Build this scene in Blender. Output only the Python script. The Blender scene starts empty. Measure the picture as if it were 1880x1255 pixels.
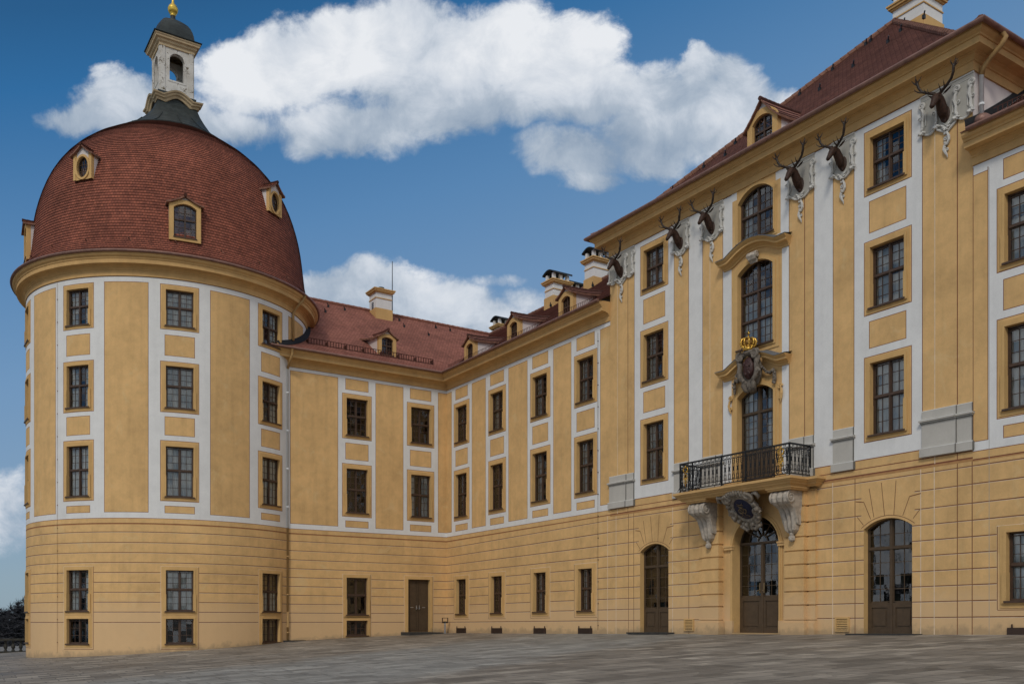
import bpy, bmesh, math, random
from math import sin, cos, tan, pi, radians as rad, sqrt, atan2, hypot, degrees
from mathutils import Vector

random.seed(7)
SC = bpy.context.scene
COL = SC.collection

# ------------------------------------------------------------------ camera
TH = rad(33.383)                       # heading of the camera, clockwise from +Y
cam = bpy.data.cameras.new("camera")
cam.sensor_width = 36.0
cam.lens = 1730.0 / 1880.0 * 36.0
cam.shift_y = (1140.0 - 627.5) / 1880.0
cam.clip_end = 6000.0
camo = bpy.data.objects.new("camera", cam)
COL.objects.link(camo)
camo.location = (0, 0, 0)              # eye level is z = 0, the paving lies about 1.6 m lower
camo.rotation_euler = (pi / 2, 0, -TH)
SC.camera = camo

# ------------------------------------------------------------------ exposure
SC.view_settings.view_transform = 'Standard'
SC.view_settings.look = 'None'
SC.view_settings.gamma = 1.0
SC.view_settings.use_curve_mapping = False
SC.view_settings.exposure = 0.0
SC.cycles.max_bounces = 6
SC.cycles.diffuse_bounces = 3
SC.cycles.glossy_bounces = 3
SC.cycles.transparent_max_bounces = 8

# ------------------------------------------------------------------ sun
sun_dir = Vector((-0.56, -0.50, 0.66)).normalized()      # towards the sun (behind the camera, to the left)
sl = bpy.data.lights.new("sun", 'SUN')
sl.energy = 1.28
sl.angle = rad(11)
sl.color = (1.0, 0.93, 0.82)
so = bpy.data.objects.new("sun", sl)
COL.objects.link(so)
so.rotation_euler = sun_dir.to_track_quat('Z', 'Y').to_euler()


# ------------------------------------------------------------------ node helpers
class NT:
    def __init__(self, tree):
        self.t = tree
        self.n = tree.nodes
        self.l = tree.links

    def node(self, typ, **kw):
        nd = self.n.new(typ)
        for k, v in kw.items():
            setattr(nd, k, v)
        return nd

    def put(self, sock, v):
        if isinstance(v, bpy.types.NodeSocket):
            self.l.new(v, sock)
        elif v is not None:
            sock.default_value = v

    def math(self, op, a, b=None, c=None, clamp=False):
        m = self.node('ShaderNodeMath', operation=op)
        m.use_clamp = clamp
        self.put(m.inputs[0], a)
        if b is not None: self.put(m.inputs[1], b)
        if c is not None: self.put(m.inputs[2], c)
        return m.outputs[0]

    def vmath(self, op, a, b=None):
        m = self.node('ShaderNodeVectorMath', operation=op)
        self.put(m.inputs[0], a)
        if b is not None: self.put(m.inputs[1], b)
        return m

    def noise(self, vec, scale, detail=4, rough=0.55, dist=0.0):
        n = self.node('ShaderNodeTexNoise')
        self.put(n.inputs['Vector'], vec)
        n.inputs['Scale'].default_value = scale
        n.inputs['Detail'].default_value = detail
        n.inputs['Roughness'].default_value = rough
        n.inputs['Distortion'].default_value = dist
        return n.outputs[0]

    def ramp(self, fac, stops, interp='LINEAR'):
        r = self.node('ShaderNodeValToRGB')
        r.color_ramp.interpolation = interp
        els = r.color_ramp.elements
        while len(els) < len(stops): els.new(0.5)
        for e, (p, c) in zip(els, stops):
            e.position = p
            e.color = (c[0], c[1], c[2], 1) if not isinstance(c, (int, float)) else (c, c, c, 1)
        self.put(r.inputs[0], fac)
        return r.outputs[0]

    def mix(self, fac, a, b, blend='MIX'):
        m = self.node('ShaderNodeMix', data_type='RGBA', blend_type=blend)
        self.put(m.inputs[0], fac)
        for s, v in ((m.inputs[6], a), (m.inputs[7], b)):
            if isinstance(v, tuple): v = (v[0], v[1], v[2], 1)
            self.put(s, v)
        return m.outputs[2]

    def mapr(self, v, a, b, c=0.0, d=1.0, smooth=True):
        m = self.node('ShaderNodeMapRange')
        m.interpolation_type = 'SMOOTHSTEP' if smooth else 'LINEAR'
        self.put(m.inputs[0], v)
        for i, x in enumerate((a, b, c, d)): m.inputs[i + 1].default_value = x
        return m.outputs[0]


# ------------------------------------------------------------------ world: Nishita sky with clouds
W = bpy.data.worlds.new("World")
SC.world = W
W.use_nodes = True
wt = NT(W.node_tree)
wt.n.clear()
w_out = wt.node('ShaderNodeOutputWorld')
w_bg = wt.node('ShaderNodeBackground')
wt.l.new(w_bg.outputs[0], w_out.inputs[0])
sky = wt.node('ShaderNodeTexSky')
sky.sky_type = 'NISHITA'
sky.sun_disc = False
sky.sun_elevation = math.asin(sun_dir.z)
sky.sun_rotation = atan2(sun_dir.x, sun_dir.y)
sky.altitude = 200
sky.air_density = 1.0
sky.dust_density = 0.6
sky.ozone_density = 2.5
SKY_STRENGTH = 0.11
tc = wt.node('ShaderNodeTexCoord')
dirv = wt.vmath('NORMALIZE', tc.outputs['Generated']).outputs[0]
sxyz = wt.node('ShaderNodeSeparateXYZ'); wt.l.new(dirv, sxyz.inputs[0])
# the clouds are laid out by compass bearing and height, on a plane facing the castle's corner
fwd = wt.vmath('DOT_PRODUCT', dirv, (sin(TH), cos(TH), 0)).outputs['Value']
rgt = wt.vmath('DOT_PRODUCT', dirv, (cos(TH), -sin(TH), 0)).outputs['Value']
fsafe = wt.math('MAXIMUM', fwd, 0.12)
cu = wt.math('DIVIDE', rgt, fsafe)
cv = wt.math('DIVIDE', sxyz.outputs[2], fsafe)
cuv = wt.node('ShaderNodeCombineXYZ'); wt.put(cuv.inputs[0], cu); wt.put(cuv.inputs[1], cv)
P0 = cuv.outputs[0]
# billow: distort the layout by noise
nz = wt.node('ShaderNodeTexNoise'); nz.inputs['Scale'].default_value = 7.5; nz.inputs['Detail'].default_value = 7
nz.inputs['Roughness'].default_value = 0.6
wt.l.new(P0, nz.inputs['Vector'])
off = wt.vmath('SUBTRACT', nz.outputs['Color'], (0.5, 0.5, 0.5)).outputs[0]
offs = wt.node('ShaderNodeVectorMath', operation='SCALE'); wt.l.new(off, offs.inputs[0]); offs.inputs['Scale'].default_value = 0.085
P1 = wt.vmath('ADD', P0, offs.outputs[0]).outputs[0]
BLOBS = [  # centre x, y and radii in 1/1730 rad steps from the layout's zero
    (690, 95, 165, 95, 1), (560, 105, 120, 85, 1), (455, 140, 110, 70, .95), (800, 125, 160, 95, 1), (960, 105, 140, 95, 1),
    (1065, 75, 75, 62, 1), (850, 205, 150, 56, .95), (640, 225, 170, 52, .95), (430, 235, 90, 40, .8), (225, 185, 100, 60, 1),
    (130, 212, 60, 34, .8), (320, 220, 90, 50, .9), (1090, 175, 130, 75, .95), (1225, 205, 130, 85, 1), (1330, 205, 105, 90, 1),
    (1060, 292, 92, 48, .95), (1175, 262, 120, 62, .95), (1080, 335, 62, 26, .7), (1440, 185, 90, 38, .85), (1285, 130, 45, 38, .85),
    (710, 535, 115, 62, 1), (610, 545, 75, 50, .9), (800, 565, 110, 55, 1), (870, 600, 115, 45, .95), (915, 514, 50, 20, .5),
    (965, 560, 60, 30, .55), (690, 620, 230, 60, 1), (15, 905, 45, 50, .62), (25, 965, 70, 55, .48)]
dens = None
for (bx, by, rx, ry, a) in BLOBS:
    c = ((bx - 940) / 1730.0, (1140 - by) / 1730.0, 0)
    d = wt.vmath('SUBTRACT', P1, c).outputs[0]
    d = wt.vmath('MULTIPLY', d, (1730.0 / (rx * 1.18), 1730.0 / (ry * 1.18), 0)).outputs[0]
    q = wt.vmath('DOT_PRODUCT', d, d).outputs['Value']
    g = wt.math('MULTIPLY_ADD', q, -a, a)
    dens = g if dens is None else wt.math('SMOOTH_MAX', dens, g, 0.18)
fine = wt.noise(P0, 15, 10, 0.66, 0.35)
dens2 = wt.math('MULTIPLY_ADD', wt.math('SUBTRACT', fine, 0.5), 1.45, dens)
frontmask = wt.mapr(fwd, 0.15, 0.35)
lift = wt.ramp(wt.math('MULTIPLY_ADD', wt.math('SUBTRACT', nz.outputs[0], 0.5), 0.05, cv), [(0.0, 0.35), (0.10, 0.3), (0.17, 0.8), (0.29, 0.10), (0.35, 0.55), (0.385, 1.0), (0.44, 0.35), (0.47, 0.55), (0.505, 0.12), (0.545, 0.55), (0.585, 0.95), (0.66, 1.0)])
width = wt.math('MULTIPLY_ADD', lift, -0.28, 0.84)
alpha_f = wt.math('MULTIPLY', wt.mapr(wt.math('DIVIDE', wt.math('ADD', dens2, 0.06), width), 0.0, 1.0), frontmask)
# the rest of the sky: a broken high cover, seen only in the panes and as soft light
gn = wt.noise(dirv, 3.4, 7, 0.62, 0.3)
alpha_b = wt.math('MULTIPLY', wt.mapr(gn, 0.40, 0.58), wt.math('SUBTRACT', 1.0, frontmask))
alpha = wt.math('MAXIMUM', alpha_f, alpha_b)
alpha = wt.math('MULTIPLY', alpha, 0.96)
# cloud light: white crowns, greyer bellies
P2 = wt.vmath('ADD', P0, (0.012, 0.03, 0.0)).outputs[0]
bel = wt.math('MULTIPLY_ADD', wt.math('SUBTRACT', lift, 0.5), 0.20, wt.noise(P2, 4.2, 4, 0.5, 0.6))
shade = wt.math('MULTIPLY_ADD', wt.math('SUBTRACT', fine, 0.5), 0.42, bel)
shade = wt.math('MULTIPLY_ADD', wt.math('SUBTRACT', dens, 0.6), 0.10, shade)
ccol = wt.ramp(shade, [(0.34, (0.27, 0.35, 0.46)), (0.46, (0.42, 0.49, 0.58)), (0.55, (0.62, 0.67, 0.74)), (0.68, (0.84, 0.86, 0.89))])
cback = wt.mix(frontmask, (0.95, 0.94, 0.92), ccol)
cscale = wt.node('ShaderNodeVectorMath', operation='SCALE'); wt.l.new(cback, cscale.inputs[0]); cscale.inputs['Scale'].default_value = 1.0
skyc = wt.node('ShaderNodeVectorMath', operation='SCALE'); wt.l.new(sky.outputs[0], skyc.inputs[0]); skyc.inputs['Scale'].default_value = SKY_STRENGTH
# deep polarised blue high on the left, paler to the right and low down
grad = wt.math('MULTIPLY_ADD', rgt, -0.25, sxyz.outputs[2])
deep = wt.ramp(grad, [(0.0, (0.27, 0.33, 0.40)), (0.16, (0.25, 0.32, 0.41)), (0.333, (0.172, 0.30, 0.48)), (0.43, (0.105, 0.245, 0.455)), (0.55, (0.024, 0.145, 0.35)), (0.60, (0.016, 0.10, 0.245)), (1.0, (0.02, 0.09, 0.22))])
tint = wt.vmath('MULTIPLY', skyc.outputs[0], (0.55, 0.80, 0.95)).outputs[0]
hz = wt.mix(0.8, tint, deep)
wcol = wt.mix(alpha, hz, cscale.outputs[0])
wt.l.new(wcol, w_bg.inputs['Color'])
w_bg.inputs['Strength'].default_value = 1.0
W.cycles.sampling_method = 'MANUAL'
W.cycles.sample_map_resolution = 1024


# ------------------------------------------------------------------ materials
def newmat(name):
    m = bpy.data.materials.new(name)
    m.use_nodes = True
    t = NT(m.node_tree)
    b = t.n.get('Principled BSDF')
    return m, t, b


def setp(b, rough=0.8, spec=0.3, metal=0.0):
    b.inputs['Roughness'].default_value = rough
    b.inputs['Specular IOR Level'].default_value = spec
    b.inputs['Metallic'].default_value = metal


def plain(name, col, rough=0.75, spec=0.3, metal=0.0, var=0.12, scale=6.0, bump=0.0, bscale=40.0):
    m, t, b = newmat(name)
    setp(b, rough, spec, metal)
    g = t.node('ShaderNodeNewGeometry').outputs['Position']
    n = t.noise(g, scale, 5, 0.6)
    lo = tuple(c * (1 - var) for c in col); hi = tuple(min(1, c * (1 + var)) for c in col)
    t.put(b.inputs['Base Color'], t.ramp(n, [(0.3, lo), (0.7, hi)]))
    if bump:
        bn = t.node('ShaderNodeBump'); bn.inputs['Strength'].default_value = bump; bn.inputs['Distance'].default_value = 0.02
        t.put(bn.inputs['Height'], t.noise(g, bscale, 4, 0.6))
        t.l.new(bn.outputs[0], b.inputs['Normal'])
    return m


def plaster(name, col, blot=0.16, pale=None, plinth=None, seedv=0.0):
    """lime-washed render: broad cloudy mottling, streaks, fine grain"""
    m, t, b = newmat(name)
    setp(b, 0.92, 0.15)
    g = t.node('ShaderNodeNewGeometry').outputs['Position']
    gs = t.vmath('ADD', g, (seedv, seedv * 0.7, seedv * 1.3)).outputs[0]
    big = t.noise(gs, 0.55, 5, 0.62, 0.4)
    mid = t.noise(gs, 2.6, 6, 0.65, 0.3)
    str_v = t.vmath('MULTIPLY', gs, (3.2, 3.2, 0.22)).outputs[0]
    streak = t.noise(str_v, 1.0, 4, 0.6)
    fine_ = t.noise(gs, 30, 3, 0.7)
    lo = tuple(c * (1 - blot) for c in col); hi = tuple(c * (1 + blot * 0.8) for c in col)
    c1 = t.ramp(big, [(0.28, lo), (0.5, col), (0.74, hi)])
    mul = t.ramp(mid, [(0.3, 1 - blot * 0.75), (0.55, 1.0), (0.75, 1 + blot * 0.35)])
    c2 = t.mix(1.0, c1, mul, 'MULTIPLY')
    c3 = t.mix(1.0, c2, t.ramp(streak, [(0.30, 1 - blot * 0.6), (0.5, 1.0), (0.72, 1 + blot * 0.2)]), 'MULTIPLY')
    c3 = t.mix(1.0, c3, t.ramp(fine_, [(0.3, 0.95), (0.7, 1.04)]), 'MULTIPLY')
    if pale:
        patch = t.mapr(t.noise(gs, 0.9, 6, 0.7, 0.8), 0.56, 0.68)
        c3 = t.mix(t.math('MULTIPLY', patch, 0.45), c3, pale)
    if plinth:
        z = t.node('ShaderNodeSeparateXYZ'); t.l.new(g, z.inputs[0])
        zz = t.math('MULTIPLY_ADD', t.math('SUBTRACT', mid, 0.5), 0.8, z.outputs[2])
        c3 = t.mix(t.mapr(zz, 0.2, 1.5, 0.8, 0.0), c3, plinth)
    # splashed dirt along the foot of the walls, which follows the sloping terrace
    pos = t.node('ShaderNodeSeparateXYZ'); t.l.new(g, pos.inputs[0])
    foot = t.math('SUBTRACT', pos.outputs[2], t.math('MULTIPLY_ADD', pos.outputs[0], 0.0500, t.math('MULTIPLY_ADD', pos.outputs[1], -0.0092, -1.575)))
    foot = t.math('MULTIPLY_ADD', t.math('SUBTRACT', mid, 0.5), -0.9, foot)
    c3 = t.mix(t.mapr(foot, 0.0, 0.32, 0.55, 0.0), c3, (0.26, 0.20, 0.13))
    t.put(b.inputs['Base Color'], c3)
    bn = t.node('ShaderNodeBump'); bn.inputs['Strength'].default_value = 0.25; bn.inputs['Distance'].default_value = 0.02
    t.put(bn.inputs['Height'], t.math('ADD', mid, t.math('MULTIPLY', fine_, 0.4)))
    t.l.new(bn.outputs[0], b.inputs['Normal'])
    return m


YC = (0.680, 0.432, 0.190)
M = {}
M['yellow'] = plaster('ochre_plaster', YC, 0.15, pale=(0.68, 0.50, 0.26), plinth=(0.66, 0.45, 0.25))
M['trim'] = plaster('ochre_stone_trim', (0.62, 0.395, 0.165), 0.10, seedv=11.0)
M['cornice'] = plaster('ochre_cornice_plaster', (0.61, 0.385, 0.165), 0.12, seedv=5.0)
M['white'] = plaster('white_plaster', (0.735, 0.73, 0.715), 0.07, seedv=3.0)
M['wallpink'] = plaster('pale_side_plaster', (0.68, 0.62, 0.60), 0.06, seedv=8.0)
M['red'] = plain('oxblood_paint_line', (0.20, 0.075, 0.045), 0.9, 0.1)
M['redsoft'] = plain('soft_brown_paint_line', (0.22, 0.105, 0.055), 0.9, 0.1)
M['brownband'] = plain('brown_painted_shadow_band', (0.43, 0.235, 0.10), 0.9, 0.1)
M['line'] = plain('pale_paint_line', (0.70, 0.56, 0.40), 0.9, 0.1)
M['lineg'] = plain('dark_grey_paint_line', (0.17, 0.165, 0.15), 0.9, 0.1)
M['lightline'] = plain('white_paint_line', (0.72, 0.71, 0.67), 0.9, 0.1)
M['grey'] = plaster('grey_painted_stone', (0.50, 0.475, 0.43), 0.07, seedv=2.0)
M['greyd'] = plaster('darker_grey_paint', (0.38, 0.36, 0.325), 0.07, seedv=4.0)
M['plate'] = plaster('grey_stucco_ground', (0.43, 0.41, 0.365), 0.10, seedv=9.0)
M['stucco'] = plaster('white_grey_stucco', (0.58, 0.565, 0.53), 0.10, seedv=6.0)
M['stone'] = plain('weathered_sandstone', (0.42, 0.37, 0.31), 0.9, 0.2, var=0.28, scale=7, bump=0.2, bscale=20)
M['stoned'] = plain('dark_weathered_sandstone', (0.17, 0.145, 0.12), 0.9, 0.2, var=0.5, scale=10, bump=0.4, bscale=24)
M['timber'] = plain('dark_brown_painted_timber', (0.070, 0.040, 0.025), 0.5, 0.4, var=0.2)
M['door'] = plain('brown_painted_door', (0.080, 0.052, 0.029), 0.55, 0.35, var=0.15)
M['copper'] = plain('dull_copper_gutter', (0.24, 0.13, 0.10), 0.5, 0.5, 0.25, var=0.25, scale=4)
M['pipe_y'] = plain('ochre_painted_pipe', (0.40, 0.25, 0.10), 0.6, 0.4, var=0.1)
M['pipe_w'] = plain('white_painted_pipe', (0.66, 0.67, 0.67), 0.6, 0.4, var=0.06)
M['patina'] = plain('dark_green_patina_copper', (0.028, 0.035, 0.034), 0.55, 0.4, 0.1, var=0.4, scale=3, bump=0.3, bscale=6)
M['lead'] = plain('grey_lead_sheet', (0.15, 0.165, 0.185), 0.55, 0.5, 0.3, var=0.35, scale=8)
M['iron'] = plain('black_wrought_iron', (0.014, 0.016, 0.018), 0.45, 0.5, 0.4, var=0.2)
M['gold'] = plain('gilding', (0.66, 0.40, 0.08), 0.36, 0.6, 0.9, var=0.35, scale=20)
M['goldball'] = plain('gilded_ball', (0.72, 0.50, 0.09), 0.42, 0.6, 0.7, var=0.12, scale=5)
M['darkmetal'] = plain('black_sheet_metal', (0.022, 0.026, 0.030), 0.4, 0.5, 0.4, var=0.2)
M['brownmetal'] = plain('brown_grating', (0.045, 0.026, 0.018), 0.6, 0.4, var=0.2)
M['deer'] = plain('carved_brown_deer', (0.042, 0.018, 0.010), 0.6, 0.35, var=0.6, scale=16, bump=0.6, bscale=30)
M['antler'] = plain('dark_antler', (0.030, 0.018, 0.012), 0.5, 0.4, var=0.4, scale=14)
M['shell'] = plain('brown_grey_sandstone', (0.27, 0.23, 0.185), 0.9, 0.2, var=0.4, scale=9, bump=0.3, bscale=22)
M['shield'] = plain('dark_red_shield', (0.050, 0.019, 0.016), 0.5, 0.4, var=0.6, scale=18, bump=0.8, bscale=14)
M['blue'] = plain('deep_blue_enamel', (0.006, 0.009, 0.038), 0.4, 0.5, var=0.2)
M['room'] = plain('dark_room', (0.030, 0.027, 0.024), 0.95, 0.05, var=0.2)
M['curtain'] = plain('pale_curtain', (0.80, 0.79, 0.76), 0.95, 0.05, var=0.08)
M['rust'] = plain('rust_brown_iron', (0.075, 0.028, 0.020), 0.8, 0.3, var=0.3)
M['darkgold'] = plain('dark_gold', (0.22, 0.12, 0.03), 0.5, 0.5, 0.6, var=0.4, scale=20)  # darker gold for the inside of the crown
M['brass'] = plain('dull_brass', (0.30, 0.22, 0.12), 0.4, 0.5, 0.7, var=0.2)
M['paletrim'] = plaster('pale_weathered_trim', (0.58, 0.45, 0.28), 0.16, seedv=14.0)
M['steel'] = plain('brushed_steel', (0.42, 0.42, 0.42), 0.35, 0.5, 0.8, var=0.1)
M['slabstone'] = plain('dark_stone_step', (0.045, 0.043, 0.040), 0.85, 0.3, var=0.3, scale=5)
M['flashing'] = plain('black_bitumen_flashing', (0.022, 0.022, 0.024), 0.8, 0.2, var=0.2)
M['bark'] = plain('winter_bark', (0.032, 0.032, 0.034), 0.9, 0.1, var=0.3, scale=1)
M['twig'] = plain('winter_twigs', (0.036, 0.037, 0.042), 0.95, 0.05, var=0.4, scale=0.3)
M['baluster'] = plain('old_sandstone_balusters', (0.055, 0.052, 0.045), 0.9, 0.2, var=0.4, scale=6)


def lantern_plaster():
    m, t, b = newmat('flaking_white_plaster')
    setp(b, 0.95, 0.1)
    g = t.node('ShaderNodeNewGeometry').outputs['Position']
    base = t.ramp(t.noise(g, 1.8, 6, 0.6), [(0.3, (0.50, 0.47, 0.42)), (0.6, (0.66, 0.64, 0.60))])
    fl = t.mapr(t.noise(g, 3.2, 8, 0.72, 0.6), 0.57, 0.60)
    t.put(b.inputs['Base Color'], t.mix(fl, base, (0.16, 0.13, 0.09)))
    return m


M['lantern'] = lantern_plaster()


def glass():
    m = bpy.data.materials.new('window_glass')
    m.use_nodes = True
    t = NT(m.node_tree); t.n.clear()
    o = t.node('ShaderNodeOutputMaterial')
    tr = t.node('ShaderNodeBsdfTransparent'); tr.inputs[0].default_value = (0.80, 0.83, 0.82, 1)
    gl = t.node('ShaderNodeBsdfGlossy'); gl.inputs['Roughness'].default_value = 0.03
    gl.inputs['Color'].default_value = (0.92, 0.95, 1.0, 1)
    g = t.node('ShaderNodeNewGeometry').outputs['Position']
    bn = t.node('ShaderNodeBump'); bn.inputs['Strength'].default_value = 0.10; bn.inputs['Distance'].default_value = 0.02
    t.put(bn.inputs['Height'], t.noise(g, 2.4, 3, 0.6))
    oc = t.node('ShaderNodeTexCoord').outputs['Object']
    cell = t.vmath('FLOOR', t.vmath('MULTIPLY', t.vmath('ADD', oc, (0.0, 0.0, 0.05)).outputs[0], (3.25, 0.0, 3.0)).outputs[0]).outputs[0]
    oi = t.node('ShaderNodeObjectInfo')
    wn = t.node('ShaderNodeTexWhiteNoise'); wn.noise_dimensions = '4D'
    t.l.new(cell, wn.inputs['Vector']); t.put(wn.inputs['W'], t.math('MULTIPLY', oi.outputs['Random'], 37.0))
    jit = t.node('ShaderNodeVectorMath', operation='SCALE'); t.l.new(t.vmath('SUBTRACT', wn.outputs['Color'], (0.5, 0.5, 0.5)).outputs[0], jit.inputs[0]); jit.inputs['Scale'].default_value = 0.085
    nn = t.vmath('NORMALIZE', t.vmath('ADD', bn.outputs[0], jit.outputs[0]).outputs[0]).outputs[0]
    t.l.new(nn, gl.inputs['Normal'])
    fr = t.node('ShaderNodeFresnel'); fr.inputs[0].default_value = 1.5
    fac = t.math('MULTIPLY_ADD', fr.outputs[0], 1.4, 0.022, clamp=True)
    mx = t.node('ShaderNodeMixShader')
    t.l.new(fac, mx.inputs[0]); t.l.new(tr.outputs[0], mx.inputs[1]); t.l.new(gl.outputs[0], mx.inputs[2])
    t.l.new(mx.outputs[0], o.inputs[0])
    return m


M['glass'] = glass()
COURSE = 0.17


def tiles(name, ca, cb, dark, bw=0.19):
    """plain clay tiles; UVs are in metres, one brick row per course"""
    m, t, b = newmat(name)
    setp(b, 0.85, 0.2)
    uv = t.node('ShaderNodeUVMap').outputs[0]
    br = t.node('ShaderNodeTexBrick')
    t.l.new(uv, br.inputs['Vector'])
    br.inputs['Scale'].default_value = 1.0
    br.inputs['Brick Width'].default_value = bw
    br.inputs['Row Height'].default_value = COURSE
    br.inputs['Mortar Size'].default_value = 0.011
    br.inputs['Mortar Smooth'].default_value = 0.2
    br.inputs['Bias'].default_value = -0.1
    br.inputs['Color1'].default_value = (*ca, 1)
    br.inputs['Color2'].default_value = (*cb, 1)
    br.inputs['Mortar'].default_value = (*dark, 1)
    br.offset = 0.5
    g = t.node('ShaderNodeNewGeometry').outputs['Position']
    n1 = t.noise(g, 0.5, 6, 0.65, 0.5)
    n2 = t.noise(g, 4.0, 4, 0.6)
    c = t.mix(1.0, br.outputs[0], t.ramp(n1, [(0.3, 0.72), (0.55, 1.0), (0.75, 1.18)]), 'MULTIPLY')
    c = t.mix(1.0, c, t.ramp(n2, [(0.3, 0.78), (0.7, 1.14)]), 'MULTIPLY')
    sooty = t.mapr(t.noise(t.vmath('MULTIPLY', g, (1.0, 1.0, 0.35)).outputs[0], 0.9, 7, 0.7, 0.6), 0.54, 0.70)
    c = t.mix(t.math('MULTIPLY', sooty, 0.45), c, tuple(q * 1.6 for q in dark))
    t.put(b.inputs['Base Color'], c)
    return m


M['tile_dome'] = tiles('dark_clay_tiles', (0.33, 0.108, 0.068), (0.215, 0.073, 0.050), (0.06, 0.022, 0.015))
M['tile_wing'] = tiles('rosy_clay_tiles', (0.43, 0.185, 0.135), (0.33, 0.14, 0.105), (0.13, 0.05, 0.04))
M['tile_brown'] = tiles('brown_clay_tiles', (0.25, 0.112, 0.085), (0.19, 0.085, 0.068), (0.09, 0.042, 0.034))
M['ridge'] = plain('clay_ridge_tiles', (0.24, 0.105, 0.075), 0.85, 0.2, var=0.3, scale=5)
M['ridgeb'] = plain('weathered_ridge_tiles', (0.20, 0.10, 0.07), 0.85, 0.2, var=0.35, scale=5)


def paving():
    m, t, b = newmat('stone_slab_paving')
    setp(b, 0.72, 0.35)
    g = t.node('ShaderNodeNewGeometry').outputs['Position']
    mp = t.node('ShaderNodeMapping'); t.l.new(g, mp.inputs['Vector'])
    mp.inputs['Rotation'].default_value = (0, 0, rad(4))
    br = t.node('ShaderNodeTexBrick')
    t.l.new(mp.outputs[0], br.inputs['Vector'])
    br.inputs['Scale'].default_value = 1.0
    br.inputs['Brick Width'].default_value = 0.95
    br.inputs['Row Height'].default_value = 0.62
    br.inputs['Mortar Size'].default_value = 0.020
    br.inputs['Mortar Smooth'].default_value = 0.3
    br.inputs['Color1'].default_value = (0, 0, 0, 1)
    br.inputs['Color2'].default_value = (1, 1, 1, 1)
    br.inputs['Mortar'].default_value = (0.5, 0.5, 0.5, 1)
    br.offset = 0.37
    br.squash = 1.4; br.squash_frequency = 3
    tone = t.ramp(br.outputs[0], [(0.0, (0.145, 0.126, 0.102)), (0.35, (0.192, 0.168, 0.138)), (0.7, (0.232, 0.204, 0.168)), (1.0, (0.315, 0.278, 0.228))])
    # broad bluish band of newer slabs running past the wing
    band_d = t.vmath('DOT_PRODUCT', g, (0.42, -0.9075, 0)).outputs['Value']
    wob = t.math('MULTIPLY_ADD', t.math('SUBTRACT', t.noise(g, 0.25, 3, 0.5), 0.5), 5.0, band_d)
    band = t.math('MULTIPLY', t.mapr(wob, -24.0, -21.5), t.mapr(wob, -14.0, -11.5, 1.0, 0.0))
    tone = t.mix(t.math('MULTIPLY', band, 0.75), tone, t.ramp(br.outputs[0], [(0.0, (0.215, 0.215, 0.20)), (1.0, (0.29, 0.29, 0.27))]))
    st = t.noise(g, 0.35, 6, 0.65, 0.5)
    tone = t.mix(1.0, tone, t.ramp(st, [(0.3, 0.80), (0.5, 0.98), (0.72, 1.12)]), 'MULTIPLY')
    fi = t.noise(g, 9, 5, 0.7)
    tone = t.mix(1.0, tone, t.ramp(fi, [(0.3, 0.90), (0.7, 1.08)]), 'MULTIPLY')
    vo = t.node('ShaderNodeTexVoronoi'); vo.feature = 'F1'; vo.distance = 'CHEBYCHEV'; vo.inputs['Scale'].default_value = 1.7
    t.l.new(mp.outputs[0], vo.inputs['Vector'])
    sv = t.node('ShaderNodeSeparateColor'); t.l.new(vo.outputs['Color'], sv.inputs[0])
    tone = t.mix(1.0, tone, t.ramp(sv.outputs[0], [(0.0, 0.72), (0.3, 0.93), (0.6, 1.02), (0.85, 1.09), (1.0, 1.25)]), 'MULTIPLY')
    tone = t.mix(t.math('MULTIPLY', br.outputs['Fac'], 0.75), tone, (0.05, 0.047, 0.042))
    t.put(b.inputs['Base Color'], tone)
    t.put(b.inputs['Roughness'], t.ramp(st, [(0.3, 0.55), (0.7, 0.85)]))
    bn = t.node('ShaderNodeBump'); bn.inputs['Strength'].default_value = 0.35; bn.inputs['Distance'].default_value = 0.02
    t.put(bn.inputs['Height'], t.math('SUBTRACT', fi, t.math('MULTIPLY', br.outputs['Fac'], 1.2)))
    t.l.new(bn.outputs[0], b.inputs['Normal'])
    return m


M['paving'] = paving()
M['meadow'] = plain('winter_grass', (0.055, 0.060, 0.035), 0.95, 0.1, var=0.4, scale=0.05)


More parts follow.
